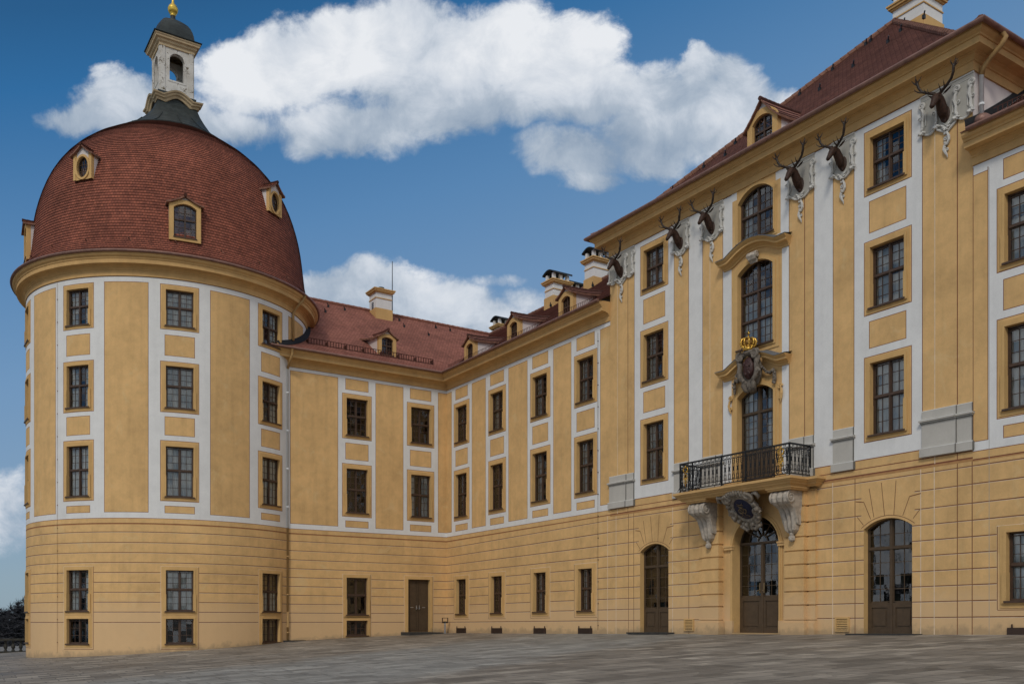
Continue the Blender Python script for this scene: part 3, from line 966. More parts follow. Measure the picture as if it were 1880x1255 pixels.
def dormer(root, loc, rotz, w, hf, hg, wo, ho, rise, zo, back, tile, rise_back=0.0, oval=False, bars=True, hipback=True, front='trim', side='wallpink'):
    """gabled dormer; local -y looks out of the roof, origin at the foot of its face"""
    d = MB()
    hw = w / 2
    pent = [(-hw, 0), (hw, 0), (hw, hf), (0, hg), (-hw, hf)]
    # face with an opening
    if oval:
        N = 28
        inn = [(wo / 2 * cos(2 * pi * k / N), zo + ho / 2 + ho / 2 * sin(2 * pi * k / N)) for k in range(N)]
        out_ = [((wo / 2 + .10) * cos(2 * pi * k / N), zo + ho / 2 + (ho / 2 + .10) * sin(2 * pi * k / N)) for k in range(N)]
    else:
        inn = [(x, z + zo) for x, z in outline(wo, ho, rise)]
        out_ = [(x, z + zo) for x, z in outline(wo, ho, rise, (w - wo) / 2 - 0.02, min(zo, .16))]
    ring(d, inn, out_, -0.05, 0); wallring(d, out_, -0.05, 0.02, 0); wallring(d, inn, -0.05, 0.16, 0)
    d.poly([(x, 0.0, z) for x, z in [(-hw, 0), (hw, 0), (hw, hf), (0, hg), (-hw, hf)]][:0] or [(-hw, .0, 0), (hw, .0, 0), (hw, .0, zo), (-hw, .0, zo)], 0 if not oval else 0)
    # remaining face as strips beside and above the opening
    xs_in = max(abs(p[0]) for p in inn)
    ztop = max(p[1] for p in inn)
    for sg in (-1, 1):
        d.poly([(sg * xs_in, 0, zo), (sg * hw, 0, zo), (sg * hw, 0, hf), (sg * xs_in, 0, hf + (hg - hf) * (1 - xs_in / hw))], 0)
        # corner between arch and gable
        arc = sorted([p for p in inn if p[0] * sg >= -1e-6 and p[1] >= zo + ho * 0.5], key=lambda p: abs(p[0]))
        for a, b in zip(arc, arc[1:]):
            ta = hf + (hg - hf) * (1 - abs(a[0]) / hw); tb = hf + (hg - hf) * (1 - abs(b[0]) / hw)
            d.poly([(a[0], 0, a[1]), (b[0], 0, b[1]), (b[0], 0, tb), (a[0], 0, ta)], 1)
        if oval:
            arc = sorted([p for p in inn if p[0] * sg >= -1e-6 and p[1] <= zo + ho * 0.5], key=lambda p: abs(p[0]))
            for a, b in zip(arc, arc[1:]):
                d.poly([(a[0], 0, a[1]), (b[0], 0, b[1]), (b[0], 0, zo), (a[0], 0, zo)], 0)
        d.box(min(sg * (hw - .0), sg * (hw - .14)), max(sg * (hw), sg * (hw - .14)), -0.035, 0.0, 0, hf - 0.02, 0)
        d.poly([(sg * hw, 0, 0), (sg * hw, back, 0), (sg * hw, back, hf), (sg * hw, 0, hf)], 1)
        d.poly([(sg * (hw + .004), -.03, 0), (sg * (hw + .004), .15, 0), (sg * (hw + .004), .15, hf), (sg * (hw + .004), -.03, hf)], 0)
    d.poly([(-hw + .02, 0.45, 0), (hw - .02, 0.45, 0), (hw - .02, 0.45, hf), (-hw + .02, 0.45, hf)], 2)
    me = d.mesh('dormer', [front, side, 'room'])
    o = bpy.data.objects.new('dormer', me); COL.objects.link(o); o.parent = root
    o.location = Vector(loc) - Vector(root['base']); o.rotation_euler = (0, 0, rotz)

    def child(mb, name, mats, smooth=False):
        c = bpy.data.objects.new(name, mb.mesh(name, mats, smooth)); COL.objects.link(c); c.parent = o
    # roof
    r = MB()
    ov, fo, th = 0.13, 0.16, 0.06
    ex = hw + ov; ez = hf - ov * (hg - hf) / hw
    nseg = 6

    def ridge(t): return hg + 0.03 + rise_back * t * t
    def eave(t): return ez + 0.03 + rise_back * 0.85 * t * t + 0.12 * t * t
    for sg in (-1, 1):
        for k in range(nseg):
            t0, t1 = k / nseg, (k + 1) / nseg
            y0, y1 = -fo + (back + fo) * t0, -fo + (back + fo) * t1
            e0, e1 = ex + 0.25 * t0 ** 3, ex + 0.25 * t1 ** 3
            for j in range(4):
                a0, a1 = j / 4, (j + 1) / 4

                def P(y, t, a, e, up): return (sg * e * (1 - a), y, eave(t) + (ridge(t) - eave(t)) * a - 0.05 * sin(pi * a) + up)
                r.poly([P(y0, t0, a0, e0, .03), P(y1, t1, a0, e1, .03), P(y1, t1, a1, e1, .0), P(y0, t0, a1, e0, .0)], 0,
                       [(y0, a0 * 4 * COURSE + .006), (y1, a0 * 4 * COURSE + .006), (y1, a1 * 4 * COURSE), (y0, a1 * 4 * COURSE)])
                if j == 0 or k == 0:
                    r.poly([P(y0, t0, a0, e0, -th), P(y1, t1, a0, e1, -th), P(y1, t1, a1, e1, -th), P(y0, t0, a1, e0, -th)], 1)
            r.poly([(sg * e0, y0, eave(t0) - th), (sg * e1, y1, eave(t1) - th), (sg * e1, y1, eave(t1) + .03), (sg * e0, y0, eave(t0) + .03)], 1)
        pts = [(sg * ex * (1 - j / 4), -fo, eave(0) + (ridge(0) - eave(0)) * j / 4 - 0.05 * sin(pi * j / 4)) for j in range(5)]
        for a, b in zip(pts, pts[1:]):
            r.poly([(a[0], a[1], a[2] - th), (b[0], b[1], b[2] - th), (b[0], b[1], b[2] + .01), (a[0], a[1], a[2] + .03)], 1)
    ridge_run(r, [(0, -fo - .03 + (back + fo) * k / 5, ridge(k / 5) + .01) for k in range(6)], 0.075, 0.3)
    for m_ in range(len(r.m)):
        pass
    child(r, 'roof', [tile, 'ridgeb'])
    # timber and pane
    t = MB()
    if oval:
        N = 28
        inn2 = [(x * .86, (z - zo - ho / 2) * .91 + zo + ho / 2) for x, z in inn]
        ring(t, inn2, inn, 0.09); wallring(t, inn2, 0.09, 0.14)
        t.box(-.018, .018, .10, .13, zo + .05, zo + ho - .05)
        for q in (0.33, 0.66): t.box(-wo * .43, wo * .43, .102, .128, zo + ho * q - .014, zo + ho * q + .014)
        t.box(-wo * .2, -wo * .2 + .03, .101, .129, zo + .12, zo + ho - .12)
        t.box(wo * .2 - .03, wo * .2, .101, .129, zo + .12, zo + ho - .12)
    else:
        in2 = [(x, z + zo) for x, z in outline(wo, ho, rise, -0.05)]
        ring(t, in2, inn, 0.08); wallring(t, in2, 0.08, 0.14)
        R = (wo * wo / 4 + rise * rise) / (2 * rise)
        top = lambda x: zo + ho - R + sqrt(max((R - .05) ** 2 - x * x, 0))
        t.box(-.035, .035, .07, .14, zo, top(.03))
        zt = zo + (ho - rise) * 0.62
        t.box(-wo / 2 + .04, wo / 2 - .04, .06, .14, zt - .035, zt + .035)
        for sg in (-1, 1):
            x = sg * wo * .26
            t.box(x - .012, x + .012, .10, .13, zo + .05, top(abs(x)))
        for q in ((zo + zt) / 2 + .08, (zt + zo + ho) / 2 - .03): t.box(-wo / 2 + .04, wo / 2 - .04, .101, .131, q - .012, q + .012)
        t.box(-wo / 2 - .02, wo / 2 + .02, -.09, .1, zo - .03, zo + .012)
    child(t, 'window', ['timber'])
    p = MB(); p.poly([(x * .98, 0.12, z) for x, z in inn])
    child(p, 'pane', ['glass'])
    return o


def chimney(root, x0, x1, y0, y1, zb, zy, zt, cap=True, rod=None, vent=False, slab=False):
    c = MB()
    c.box(x0 - .05, x1 + .05, y0 - .05, y1 + .05, zb, zy, 1)
    c.box(x0, x1, y0, y1, zy, zt, 0)
    zm = zt - 0.32
    c.box(x0 - .035, x1 + .035, y0 - .035, y1 + .035, zm - .05, zm, 1)
    for k, (o_, a, b) in enumerate(((.07, 0, .07), (.15, .07, .17), (.20, .17, .24))):
        c.box(x0 - o_, x1 + o_, y0 - o_, y1 + o_, zt + a, zt + b, 1)
    if vent:
        for q in range(4): c.box(x0 - .012, x0, (y0 + y1) / 2 - .14, (y0 + y1) / 2 + .14, zt - .95 + q * .11, zt - .88 + q * .11, 2)
    c.box(x0 - .09, x1 + .09, y0 - .09, y1 + .09, zb - .3, zb + .12, 2)
    o = build(c, 'chimney', ['white', 'trim', 'darkmetal'], root)

    def sub(mb, name, mats):
        k = bpy.data.objects.new(name, mb.mesh(name, mats)); COL.objects.link(k); k.parent = o
    if cap:
        q = MB(); z = zt + .24
        q.box(0, .18, 0, .18, 0, .42); me = q.mesh('chimney_post', ['white'])
        for px in (x0 + .02, (x0 + x1) / 2 - .09, x1 - .2):
            for py in (y0 + .02, y1 - .2):
                k = bpy.data.objects.new('chimney_post', me); COL.objects.link(k); k.parent = o; k.location = (px, py, z)
        k = MB(); zc = z + .42
        n = 8; xa, xb, ya, yb = x0 - .12, x1 + .12, y0 - .12, y1 + .12
        prof = [(ya + (yb - ya) * i / n, zc + .05 + .20 * sin(pi * i / n)) for i in range(n + 1)]
        k.grid([[(xa, y, z_) for y, z_ in prof], [(xb, y, z_) for y, z_ in prof]])
        k.grid([[(xa, y, z_ - .06) for y, z_ in prof], [(xb, y, z_ - .06) for y, z_ in prof]])
        for xx in (xa, xb): k.poly([(xx, y, z_) for y, z_ in prof] + [(xx, y, z_ - .06) for y, z_ in reversed(prof)])
        for yy in (ya, yb): k.box(xa, xb, yy - .015, yy + .015, zc - .04, zc + .06)
        sub(k, 'chimney_cap', ['darkmetal'])
    elif slab:
        k = MB(); k.tube([((x0 + x1) / 2, (y0 + y1) / 2 - .1, zt + .2), ((x0 + x1) / 2, (y0 + y1) / 2 - .1, zt + .42)], .16, 10)
        k.tube([((x0 + x1) / 2, (y0 + y1) / 2 - .1, zt + .40), ((x0 + x1) / 2, (y0 + y1) / 2 - .1, zt + .48)], .2, 10)
        sub(k, 'chimney_pot', ['darkmetal'])
    if rod:
        k = MB(); k.tube([rod[0], rod[1]], [.035, .022], 6)
        a = Vector(rod[0]); k.tube([a + Vector((0, 0, .2)), a + Vector((.3, .05, .0)), a + Vector((.8, .1, -.12))], .015, 4)
        for q in (.5, 1.6): k.box(x1, rod[0][0] + .03, rod[0][1] - .03, rod[0][1] + .03, rod[0][2] + q, rod[0][2] + q + .05)
        sub(k, 'lightning_rod', ['darkmetal'])
    return o


# ================================================================== ROUND TOWER
def make_tower():
    root = thing('round_tower', (TCX, TCY, -1.5), 'round ochre corner tower with a red tiled dome and lantern', 'tower')
    COLS = [-179.2, -140.1, -101.1, -62.3, -218.2]
    P = []; H = []
    U = lambda az: rad(az) * TR
    u0, u1 = U(-262), U(8)
    P.append((u0, u1, 4.66, 4.90, iY))
    P.append((u0, u1, 4.90 - .011, 4.90 + .011, iR)); P.append((u0, u1, 4.90 + .011, 16.36, iW))
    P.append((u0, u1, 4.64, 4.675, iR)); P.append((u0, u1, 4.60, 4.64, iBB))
    P.append((u0, u1, 16.335, 16.37, iR))
    for z in LINT: hline(P, u0, u1, z)
    for k in range(-3, 5):                               # broad ochre fields between the window columns
        c = -120.6 + 39.0 * k
        panel(P, U(c - 8.1), U(c + 8.1), 5.2, 16.08)
    for c in COLS + [-23.3, -257]:
        uc = U(c)
        for (a, b) in ((5.19, 5.5), (8.90, 9.76), (12.70, 13.66)): panel(P, uc - .665, uc + .665, a, b)
        for (a, b) in ((5.76, 8.62), (10.0, 12.40), (13.95, 16.07)): panel(P, uc - .865, uc + .865, a, b)
    for c in COLS:
        uc = U(c)
        for (a, b) in ((5.96, 8.36), (10.2, 12.2), (14.12, 15.84), (.49, 2.45), (-1.07, .13)):
            H.append((uc - .63, uc + .63, a, b))
        P += [(uc - .87, uc + .87, -1.33, 2.64, iL), (uc - .855, uc + .855, -1.31, 2.625, iY), (uc + .855, uc + .88, -1.33, 2.62, iS), (uc - .85, uc + .88, -1.335, -1.31, iS)]
    mb = MB()
    facade(mb, mapT, u0, u1, -3.0, 16.5, P, H, iY, maxdu=0.28)
    build(mb, 'wall', WM, root)
    kinds = {'A': dict(w=1.26, h=1.72), 'B': dict(w=1.26, h=2.0), 'C': dict(w=1.26, h=2.40)}
    cur = {0: (0, 1, 0, 0), 1: (1, 1, 2, 1), 2: (2, 2, 2, 2), 3: (1, 1, 2, 4), 4: (1, 0, 1, 0)}
    for i, c in enumerate(COLS):
        winT(root, c, 14.12, curtain=cur[i][0], **kinds['A'])
        winT(root, c, 10.2, curtain=cur[i][1], **kinds['B'])
        winT(root, c, 5.96, curtain=cur[i][2], **kinds['C'])
        winT(root, c, .49, w=1.26, h=1.96, curtain=cur[i][3])
        winT(root, c, -1.07, w=1.26, h=1.20, trans=(), rows=(3,), ears=False)
    # cornice and gutter
    N = 120
    ring_ = [(-2 * pi * k / N) for k in range(N)]
    c = MB()
    c.grid([[(TCX + (TR + o) * cos(a), TCY + (TR + o) * sin(a), z) for a in ring_] for o, z in PROF_CORT], 0, True)
    build(c, 'cornice', 'cornice', root, False)
    g = MB()
    g.grid([[(TCX + (TR + .66 + .075 * cos(q)) * cos(a), TCY + (TR + .66 + .075 * cos(q)) * sin(a), 17.33 + .075 * sin(q)) for a in ring_] for q in [pi * 2 * k / 8 for k in range(9)]], 0, True)
    build(g, 'gutter', 'copper', root, True)
    # dome of lapped tiles
    prof = [(7.80, 17.34), (7.45, 17.62), (7.17, 18.1), (7.05, 18.7), (6.98, 19.3), (6.90, 20.0), (6.83, 20.5), (6.74, 21.0), (6.62, 21.5), (6.47, 22.0), (6.29, 22.5),
            (6.07, 23.0), (5.79, 23.5), (5.44, 24.0), (5.0, 24.5), (4.44, 25.0), (3.72, 25.5), (2.85, 26.02)]
    pr = resample(prof, .142)
    d = MB(); NS = 144
    for k in range(len(pr) - 1):
        (r0, z0), (r1, z1) = pr[k], pr[k + 1]
        L = hypot(r1 - r0, z1 - z0); nx, nz_ = (z1 - z0) / L, -(r1 - r0) / L
        h = 0.030
        for j in range(NS):
            a0, a1 = 2 * pi * j / NS, 2 * pi * (j + 1) / NS
            pt = lambda r, z, a: (TCX + r * cos(a), TCY + r * sin(a), z)
            ua, ub = a0 * 8.77, a1 * 8.77
            d.poly([pt(r0 + nx * h, z0 + nz_ * h, a0), pt(r0 + nx * h, z0 + nz_ * h, a1), pt(r1 + nx * .004, z1 + nz_ * .004, a1), pt(r1 + nx * .004, z1 + nz_ * .004, a0)], 0,
                   [(ua, k * COURSE + .006), (ub, k * COURSE + .006), (ub, (k + 1) * COURSE - .0005), (ua, (k + 1) * COURSE - .0005)])
            d.poly([pt(r0 - .01 * nx, z0 - .01 * nz_, a0), pt(r0 - .01 * nx, z0 - .01 * nz_, a1), pt(r0 + nx * h, z0 + nz_ * h, a1), pt(r0 + nx * h, z0 + nz_ * h, a0)], 0,
                   [(ua, k * COURSE + .002), (ub, k * COURSE + .002), (ub, k * COURSE + .003), (ua, k * COURSE + .003)])
    roof = build(d, 'roof', 'tile_dome', root)
    hooks(roof, [(TCX + 7.17 * cos(rad(az)), TCY + 7.17 * sin(rad(az)), 18.0) for az in range(-170, 0, 17)], 'ridgeb')
    # dormers
    for az in (-99.2, 178.5):
        a = rad(az)
        dormer(root, (TCX + 7.20 * cos(a), TCY + 7.20 * sin(a), 18.22), a + pi / 2, 1.46, 1.80, 2.14, 1.04, 1.62, .20, .17, 1.0, 'tile_dome', 0.0)
    for az in (-140.5, -56.0):
        a = rad(az)
        dormer(root, (TCX + 6.80 * cos(a), TCY + 6.80 * sin(a), 21.24), a + pi / 2, 1.06, 1.22, 1.62, .66, 1.0, .2, .10, 1.9, 'tile_dome', 0.0, oval=True)
    # lantern
    lx, ly = TCX, TCY

    def sq(r, z): return [(lx - r, ly - r, z), (lx + r, ly - r, z), (lx + r, ly + r, z), (lx - r, ly + r, z)]

    def rsq(r, z, sqr, n=8):
        pts = []
        for k in range(4 * n):
            a = -3 * pi / 4 + 2 * pi * k / (4 * n)
            ca, sa = cos(a), sin(a)
            s = r / max(abs(ca), abs(sa))
            q = s * sqr + r * (1 - sqr) * 1.0
            pts.append((lx + q * ca, ly + q * sa, z))
        return pts
    fl = MB()
    fl.grid([rsq(r, z, q) for r, z, q in ((3.02, 25.92, 0), (2.94, 26.04, 0), (2.50, 26.32, .05), (2.06, 26.68, .15), (1.62, 27.1, .4), (1.27, 27.5, .7), (1.06, 27.85, .95), (.98, 28.1, 1), (1.0, 28.5, 1))], 0, True)
    for k in range(14):
        a = 2 * pi * (k + .3) / 14
        fl.tube([(lx + r * cos(a), ly + r * sin(a), z + .02) for r, z in ((2.95, 26.04), (2.52, 26.32), (2.10, 26.7), (1.68, 27.12))], .022, 4)
    fl.lathe([(3.10, 25.88), (3.12, 25.95), (3.02, 25.99)], lx, ly, 64)
    build(fl, 'dome_collar', 'patina', root, False)
    # waved cornice under the lantern
    wv = MB()
    prof_w = [(.0, -.10), (.06, -.10), (.10, .0), (.18, .05), (.20, .12), (.27, .17), (.29, .23), (.0, .28)]
    half = 1.02; n = 20

    def wave(t): return .30 * max(0, cos(pi * t * .9)) ** 1.2 - .05 * sin(pi * min(1, abs(t))) ** 2 * (1 if abs(t) > .5 else 0)
    for (dx, dy) in ((0, -1), (1, 0), (0, 1), (-1, 0)):
        tx, ty = -dy, dx
        rows = []
        for k in range(n + 1):
            t = -1 + 2 * k / n
            rows.append([(lx + dx * (half + o) + tx * t * (half + o), ly + dy * (half + o) + ty * t * (half + o), 28.02 + z + wave(t)) for o, z in prof_w])
        wv.grid(rows)
        cov = [[(lx + dx * (half + .285) + tx * (-1 + 2 * k / n) * (half + .285), ly + dy * (half + .285) + ty * (-1 + 2 * k / n) * (half + .285), 28.262 + wave(-1 + 2 * k / n)) for k in range(n + 1)],
               [(lx + dx * .8 + tx * (-1 + 2 * k / n) * .8, ly + dy * .8 + ty * (-1 + 2 * k / n) * .8, 28.42 + wave(-1 + 2 * k / n)) for k in range(n + 1)]]
        wv.grid(cov, 1)
    build(wv, 'lantern_cornice', ['paletrim', 'patina'], root)
    # open lantern body: four walls with arched openings
    lb = MB(); hb = .875; zb, zt = 28.2, 31.02
    w, z0, h, rise = .78, 29.25, 1.48, .38
    for ang_ in (0, pi / 2, pi, 3 * pi / 2):
        f = MB()
        o0 = [(x, z + z0) for x, z in outline(w, h, rise)]
        for y0 in (-hb, -hb + .26):
            hwid = hb if y0 == -hb else hb - .26
            f.poly([(-hwid, y0, zb), (hwid, y0, zb), (hwid, y0, z0), (-hwid, y0, z0)])
            for sg in (-1, 1):
                f.poly([(sg * w / 2, y0, z0), (sg * hwid, y0, z0), (sg * hwid, y0, zt), (sg * w / 2, y0, zt)])
            arc = [p for p in o0 if p[1] >= z0 + h - rise - 1e-3 and True][:]
            arc = sorted([p for p in o0 if p[1] > z0 + .2], key=lambda p: p[0])
            for a, b in zip(arc, arc[1:]): f.poly([(a[0], y0, a[1]), (b[0], y0, b[1]), (b[0], y0, zt), (a[0], y0, zt)])
        wallring(f, o0, -hb, -hb + .26)
        for sg in (-1, 1):
            f.box(min(sg * hb * .98, sg * (hb - .24)), max(sg * hb * .98, sg * (hb - .24)), -hb - .04, -hb, zb + .35, zt)
        f.box(-hb - .06, hb + .06, -hb - .08, -hb, zb, zb + .34)
        o1 = [(x, z + z0) for x, z in outline(w, h, rise, .09)]
        ring(f, o0, o1, -hb - .02); wallring(f, o1, -hb - .02, -hb)
        ca, sa = cos(ang_), sin(ang_)
        f.map(lambda x, y, z: (lx + x * ca - y * sa, ly + x * sa + y * ca, z))
        for p in f.f: lb.f.append(tuple(i + len(lb.v) for i in p)); lb.m.append(0); lb.uv.append(None)
        lb.v += f.v
    build(lb, 'lantern', 'lantern', root)
    lc = MB()
    pc = [(hb, 30.95), (hb + .06, 30.97), (hb + .06, 31.10), (hb + .14, 31.16), (hb + .16, 31.26), (hb + .26, 31.30), (hb + .28, 31.38), (hb + .32, 31.42), (hb + .32, 31.48), (.3, 31.50)]
    lc.grid([sq(r, z) for r, z in pc], 0, True)
    build(lc, 'lantern_eave', 'paletrim', root)
    cp = MB()
    cp.grid([rsq(r, z, q) for r, z, q in ((1.24, 31.49, 1), (1.26, 31.53, 1), (1.08, 31.57, 1), (.98, 31.64, .85), (.985, 31.8, .75), (.98, 32.0, .68), (.94, 32.2, .62), (.87, 32.4, .56), (.75, 32.6, .5), (.58, 32.77, .4), (.38, 32.89, .25), (.24, 32.95, .1), (.20, 33.0, 0),
                                         (.20, 33.05, 0), (.13, 33.1, 0), (.13, 33.28, 0))], 0, True)
    for k in range(16):
        a = 2 * pi * k / 16
        s = 1 / max(abs(cos(a)), abs(sin(a)))
        cp.tube([(lx + r * s * cos(a) * q, ly + r * s * sin(a) * q, z) for r, z, q in ((.99, 31.7, .93), (.98, 32.0, .88), (.87, 32.4, .85), (.75, 32.6, .83))], .02, 4)
    build(cp, 'lantern_roof', 'patina', root)
    fi = MB()
    fi.lathe([(.09, 33.22), (.15, 33.26), (.15, 33.31), (.10, 33.36), (.22, 33.43), (.265, 33.55), (.265, 33.62), (.275, 33.64), (.265, 33.68), (.20, 33.82), (.09, 33.93), (.06, 34.1), (.045, 34.6), (.02, 35.3), (.0, 35.35)], lx, ly, 20)
    build(fi, 'finial', 'goldball', root, True)
    # downpipe at the joint with the wing, upper part
    dp = MB()
    pa = rad(-46.5)
    pt = lambda r, a, z: (TCX + r * cos(a), TCY + r * sin(a), z)
    a2 = rad(-47.5)
    dp.tube([pt(TR + .70, pa, 17.26), pt(TR + .60, a2, 16.95), pt(TR + .30, a2 - .01, 16.62), pt(TR + .10, a2 - .01, 16.35), pt(TR + .10, a2 - .01, 14.9)], .065, 8)
    build(dp, 'downpipe', 'pipe_y', root, True)
    lc = MB(); a = rad(-150.2)
    lc.tube([pt(TR + .03, a, 16.3), pt(TR + .03, a, -1.5)], .006, 4)
    for k in range(16): lc.box(*(lambda p: (p[0] - .018, p[0] + .018, p[1] - .018, p[1] + .018, p[2] - .015, p[2] + .015))(pt(TR + .02, a, -1 + k * 1.1)))
    build(lc, 'lightning_cable', 'redsoft', root)


make_tower()


# ================================================================== SHORT WING (faces the viewer)
def common_paint(P, u0, u1):
    P.append((u0, u1, 4.66, 4.90, iY))
    P.append((u0, u1, 4.889, 4.911, iR)); P.append((u0, u1, 4.911, 13.46, iW))
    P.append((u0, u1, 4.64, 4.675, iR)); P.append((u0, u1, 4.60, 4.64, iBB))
    P.append((u0, u1, 13.425, 13.455, iR))


def column(P, c, bot=5.17):
    for (a, b) in ((bot, bot + .33), (8.88, 9.75), (12.69, 13.26)): panel(P, c - .665, c + .665, a, b)
    for (a, b) in ((5.75, 8.62), (10.02, 12.45)): panel(P, c - .86, c + .86, a, b)


def make_short_wing():
    root = thing('castle_wing', (21, 52, -1.0), 'short ochre castle wing beside the round tower, with a brown door and one dormer', 'building')
    P, H = [], []
    u0, u1 = 16.0, A
    common_paint(P, u0, u1)
    for z in LINT: hline(P, u0, u1, z)
    for (a, b) in ((17.62, 20.28), (22.55, 24.23)): panel(P, a, b, 5.19, 13.24)
    P += [(26.51 - L_, A, 5.15, 13.26, iR), (26.51, A, 5.17, 13.24, iY)]
    C = (21.415, 25.36)
    for c in C: column(P, c)
    for c in C: H += [(c - .63, c + .63, 5.96, 8.37), (c - .63, c + .63, 10.2, 12.22)]
    c = C[0]
    P += [(c - .86, c + .86, -6, 2.6, iL), (c - .84, c + .84, -1.0, 2.585, iY), (c + .815, c + .845, -1.0, 2.6, iS), (c - .84, c + .84, -1.02, -1.0, iS)]
    H += [(c - .63, c + .63, .36, 2.40), (c - .63, c + .63, -.78, .05)]
    c = 25.24
    P += [(c - .95, c + .95, -6, 2.62, iL), (c - .93, c + .93, -6, 2.60, iY), (c + .90, c + .93, -6, 2.6, iS)]
    H += [(c - .70, c + .70, -.60, 2.40)]
    mb = MB(); facade(mb, mapN, u0, u1, -2.5, 13.6, P, H, iY)
    mb.box(u0 + 1, 36, B + 16, B + 16.2, -3, 14.2, iY)
    build(mb, 'wall', WM, root)
    for i, c in enumerate(C):
        winN(root, c, 10.2, w=1.26, h=2.02, curtain=(0, 0)[i])
        winN(root, c, 5.96, w=1.26, h=2.41, curtain=(0, 1)[i])
    winN(root, C[0], .36, w=1.26, h=2.04, rows=(1, 1), cols=1)
    winN(root, C[0], -.78, w=1.26, h=.83, trans=(), rows=(2,), ears=False)
    # plank door
    d = MB(); c = 25.24; z0, z1 = -.60, 2.40
    for sg in (-1, 1):
        x0, x1 = (c - .69, c - .005) if sg < 0 else (c + .005, c + .69)
        d.box(x0, x1, B + .17, B + .23, z0, z1)
        for (a, b) in ((.12, .95), (1.15, 2.85)):
            d.box(x0 + .10, x1 - .10, B + .15, B + .17, z0 + a, z0 + b)
            d.box(x0 + .17, x1 - .17, B + .14, B + .15, z0 + a + .07, z0 + b - .07)
    d.box(c - .03, c + .03, B + .13, B + .17, z0, z1)
    do = build(d, 'door', 'door', root)
    hd = MB()
    for sg in (-1, 1):
        hd.box(c + sg * .09 - .025, c + sg * .09 + .025, B + .10, B + .15, z0 + 1.28, z0 + 1.52)
        hd.ball((c + sg * .09, B + .09, z0 + 1.36), .04)
        hd.box(c + sg * .38 - .09, c + sg * .38 + .09, B + .115, B + .14, z0 + 1.38, z0 + 1.43)
    ho = bpy.data.objects.new('handle', hd.mesh('handle', ['steel'])); COL.objects.link(ho); ho.parent = do
    fr = MB()
    o0 = [(x + c, z + z0) for x, z in outline(1.40, 3.0, 0)]; o1 = [(x + c, z + z0) for x, z in outline(1.40, 3.0, 0, .17, 0)]
    ring(fr, o0, o1, B - .05); wallring(fr, o1, B - .05, B); wallring(fr, o0, B - .05, B + .22)
    build(fr, 'door_frame', 'trim', root)
    st = MB()
    st.grid([[(24.1, B - 1.0, -.60), (24.4, B - 1.0, -.605), (26.2, B - 1.0, -.66), (26.9, B - 1.0, -.80)], [(24.1, B + .2, -.60), (24.4, B + .2, -.60), (26.2, B + .2, -.60), (26.9, B + .2, -.62)]])
    st.grid([[(24.1, B - 1.0, -.60), (24.4, B - 1.0, -.605), (26.2, B - 1.0, -.66), (26.9, B - 1.0, -.80)], [(24.1, B - 1.0, -1.1), (24.4, B - 1.0, -1.1), (26.2, B - 1.0, -1.1), (26.9, B - 1.0, -1.1)]])
    st.poly([(24.1, B - 1, -.6), (24.1, B, -.6), (24.1, B, -1.2), (24.1, B - 1, -1.2)])
    build(st, 'door_ramp', 'slabstone', root)
    sb = MB(); sb.box(17.12, 18.35, B - .35, B, -1.3, -.99); build(sb, 'kerb_block', 'slabstone', root)
    # cornice, gutter, roof
    PATH = [(16.3, B), (A, B), (A, 33.01)]
    c = MB(); sweep(c, PROF_CORN, PATH, segs=[0], caps=False); build(c, 'cornice', 'cornice', root)
    g = MB(); sweep(g, circ(.70, 14.25, .075), PATH, segs=[0], closedprof=True, caps=False); build(g, 'gutter', 'copper', root, True)
    r = MB()
    tiled(r, ROOF_W, lambda s: 13.5, lambda s: A + s, lambda s, u, z: (u, B + s, z))
    r.poly([(13.5, B + 8, 20.05), (A + 8, B + 8, 20.05), (A + 8, B + 16.6, 14.2), (13.5, B + 16.6, 14.2)], 0, [(0, 0)] * 4)
    ro = build(r, 'roof', 'tile_wing', root)

    def sub(mb, name, mats):
        k = bpy.data.objects.new(name, mb.mesh(name, mats)); COL.objects.link(k); k.parent = ro
    q = MB(); ridge_run(q, [(14, B + 8, 20.08), (A + 8, B + 8, 20.08)], .13)
    sub(q, 'ridge_tiles', ['ridge'])
    hooks(ro, [(16.2 + 1.9 * k + (k % 2) * .8, B + 7.2, 19.55) for k in range(9)] + [(22.1, B + 6.2, 18.85), (27.5, B + 6.3, 18.9), (28.9, B + 5.6, 18.4)])
    f = MB()                                              # flashing where the roof meets the tower
    for s0 in range(0, 30):
        pts = []
        for s in (s0 * .2 - .66, (s0 + 1) * .2 - .66):
            y = B + s; dx = sqrt(max((TR + .02) ** 2 - (y - TCY) ** 2, 0))
            pts.append((TCX + dx, y, roofz(s)))
        a, b = pts
        if a[2] < 17.0 or True:
            f.poly([(a[0] + .22, a[1], a[2] + .05), (b[0] + .22, b[1], b[2] + .05), (b[0] - .02, b[1], b[2] + .26), (a[0] - .02, a[1], a[2] + .26)])
    sub(f, 'flashing', ['flashing'])
    sn = MB(); s = .75; z = roofz(s)                      # snow guard
    for zz in (.06, .33): sn.box(18.9, 26.6, B + s - .014, B + s + .014, z + zz, z + zz + .03)
    k = 18.9
    while k < 26.6:
        sn.box(k - .018, k + .018, B + s - .01, B + s + .01, z + .04, z + .36); k += .16
    for k in range(8): sn.box(18.9 + k * 1.09, 18.94 + k * 1.09, B + s, B + s + .35, z + .02, z + .30)
    sub(sn, 'snow_guard', ['rust'])
    dormer(root, (23.78, 49.1, 15.16), 0, 1.12, 1.14, 1.50, .72, 1.02, .14, .10, 1.9, 'tile_wing', .18)
    chimney(root, 25.85, 26.95, 55.0, 56.0, 18.9, 20.02, 21.02, cap=False, slab=True, vent=True, rod=((27.12, 55.25, 19.4), (27.12, 55.25, 23.3)))
    dp = MB(); x, y = 17.42, B - .10
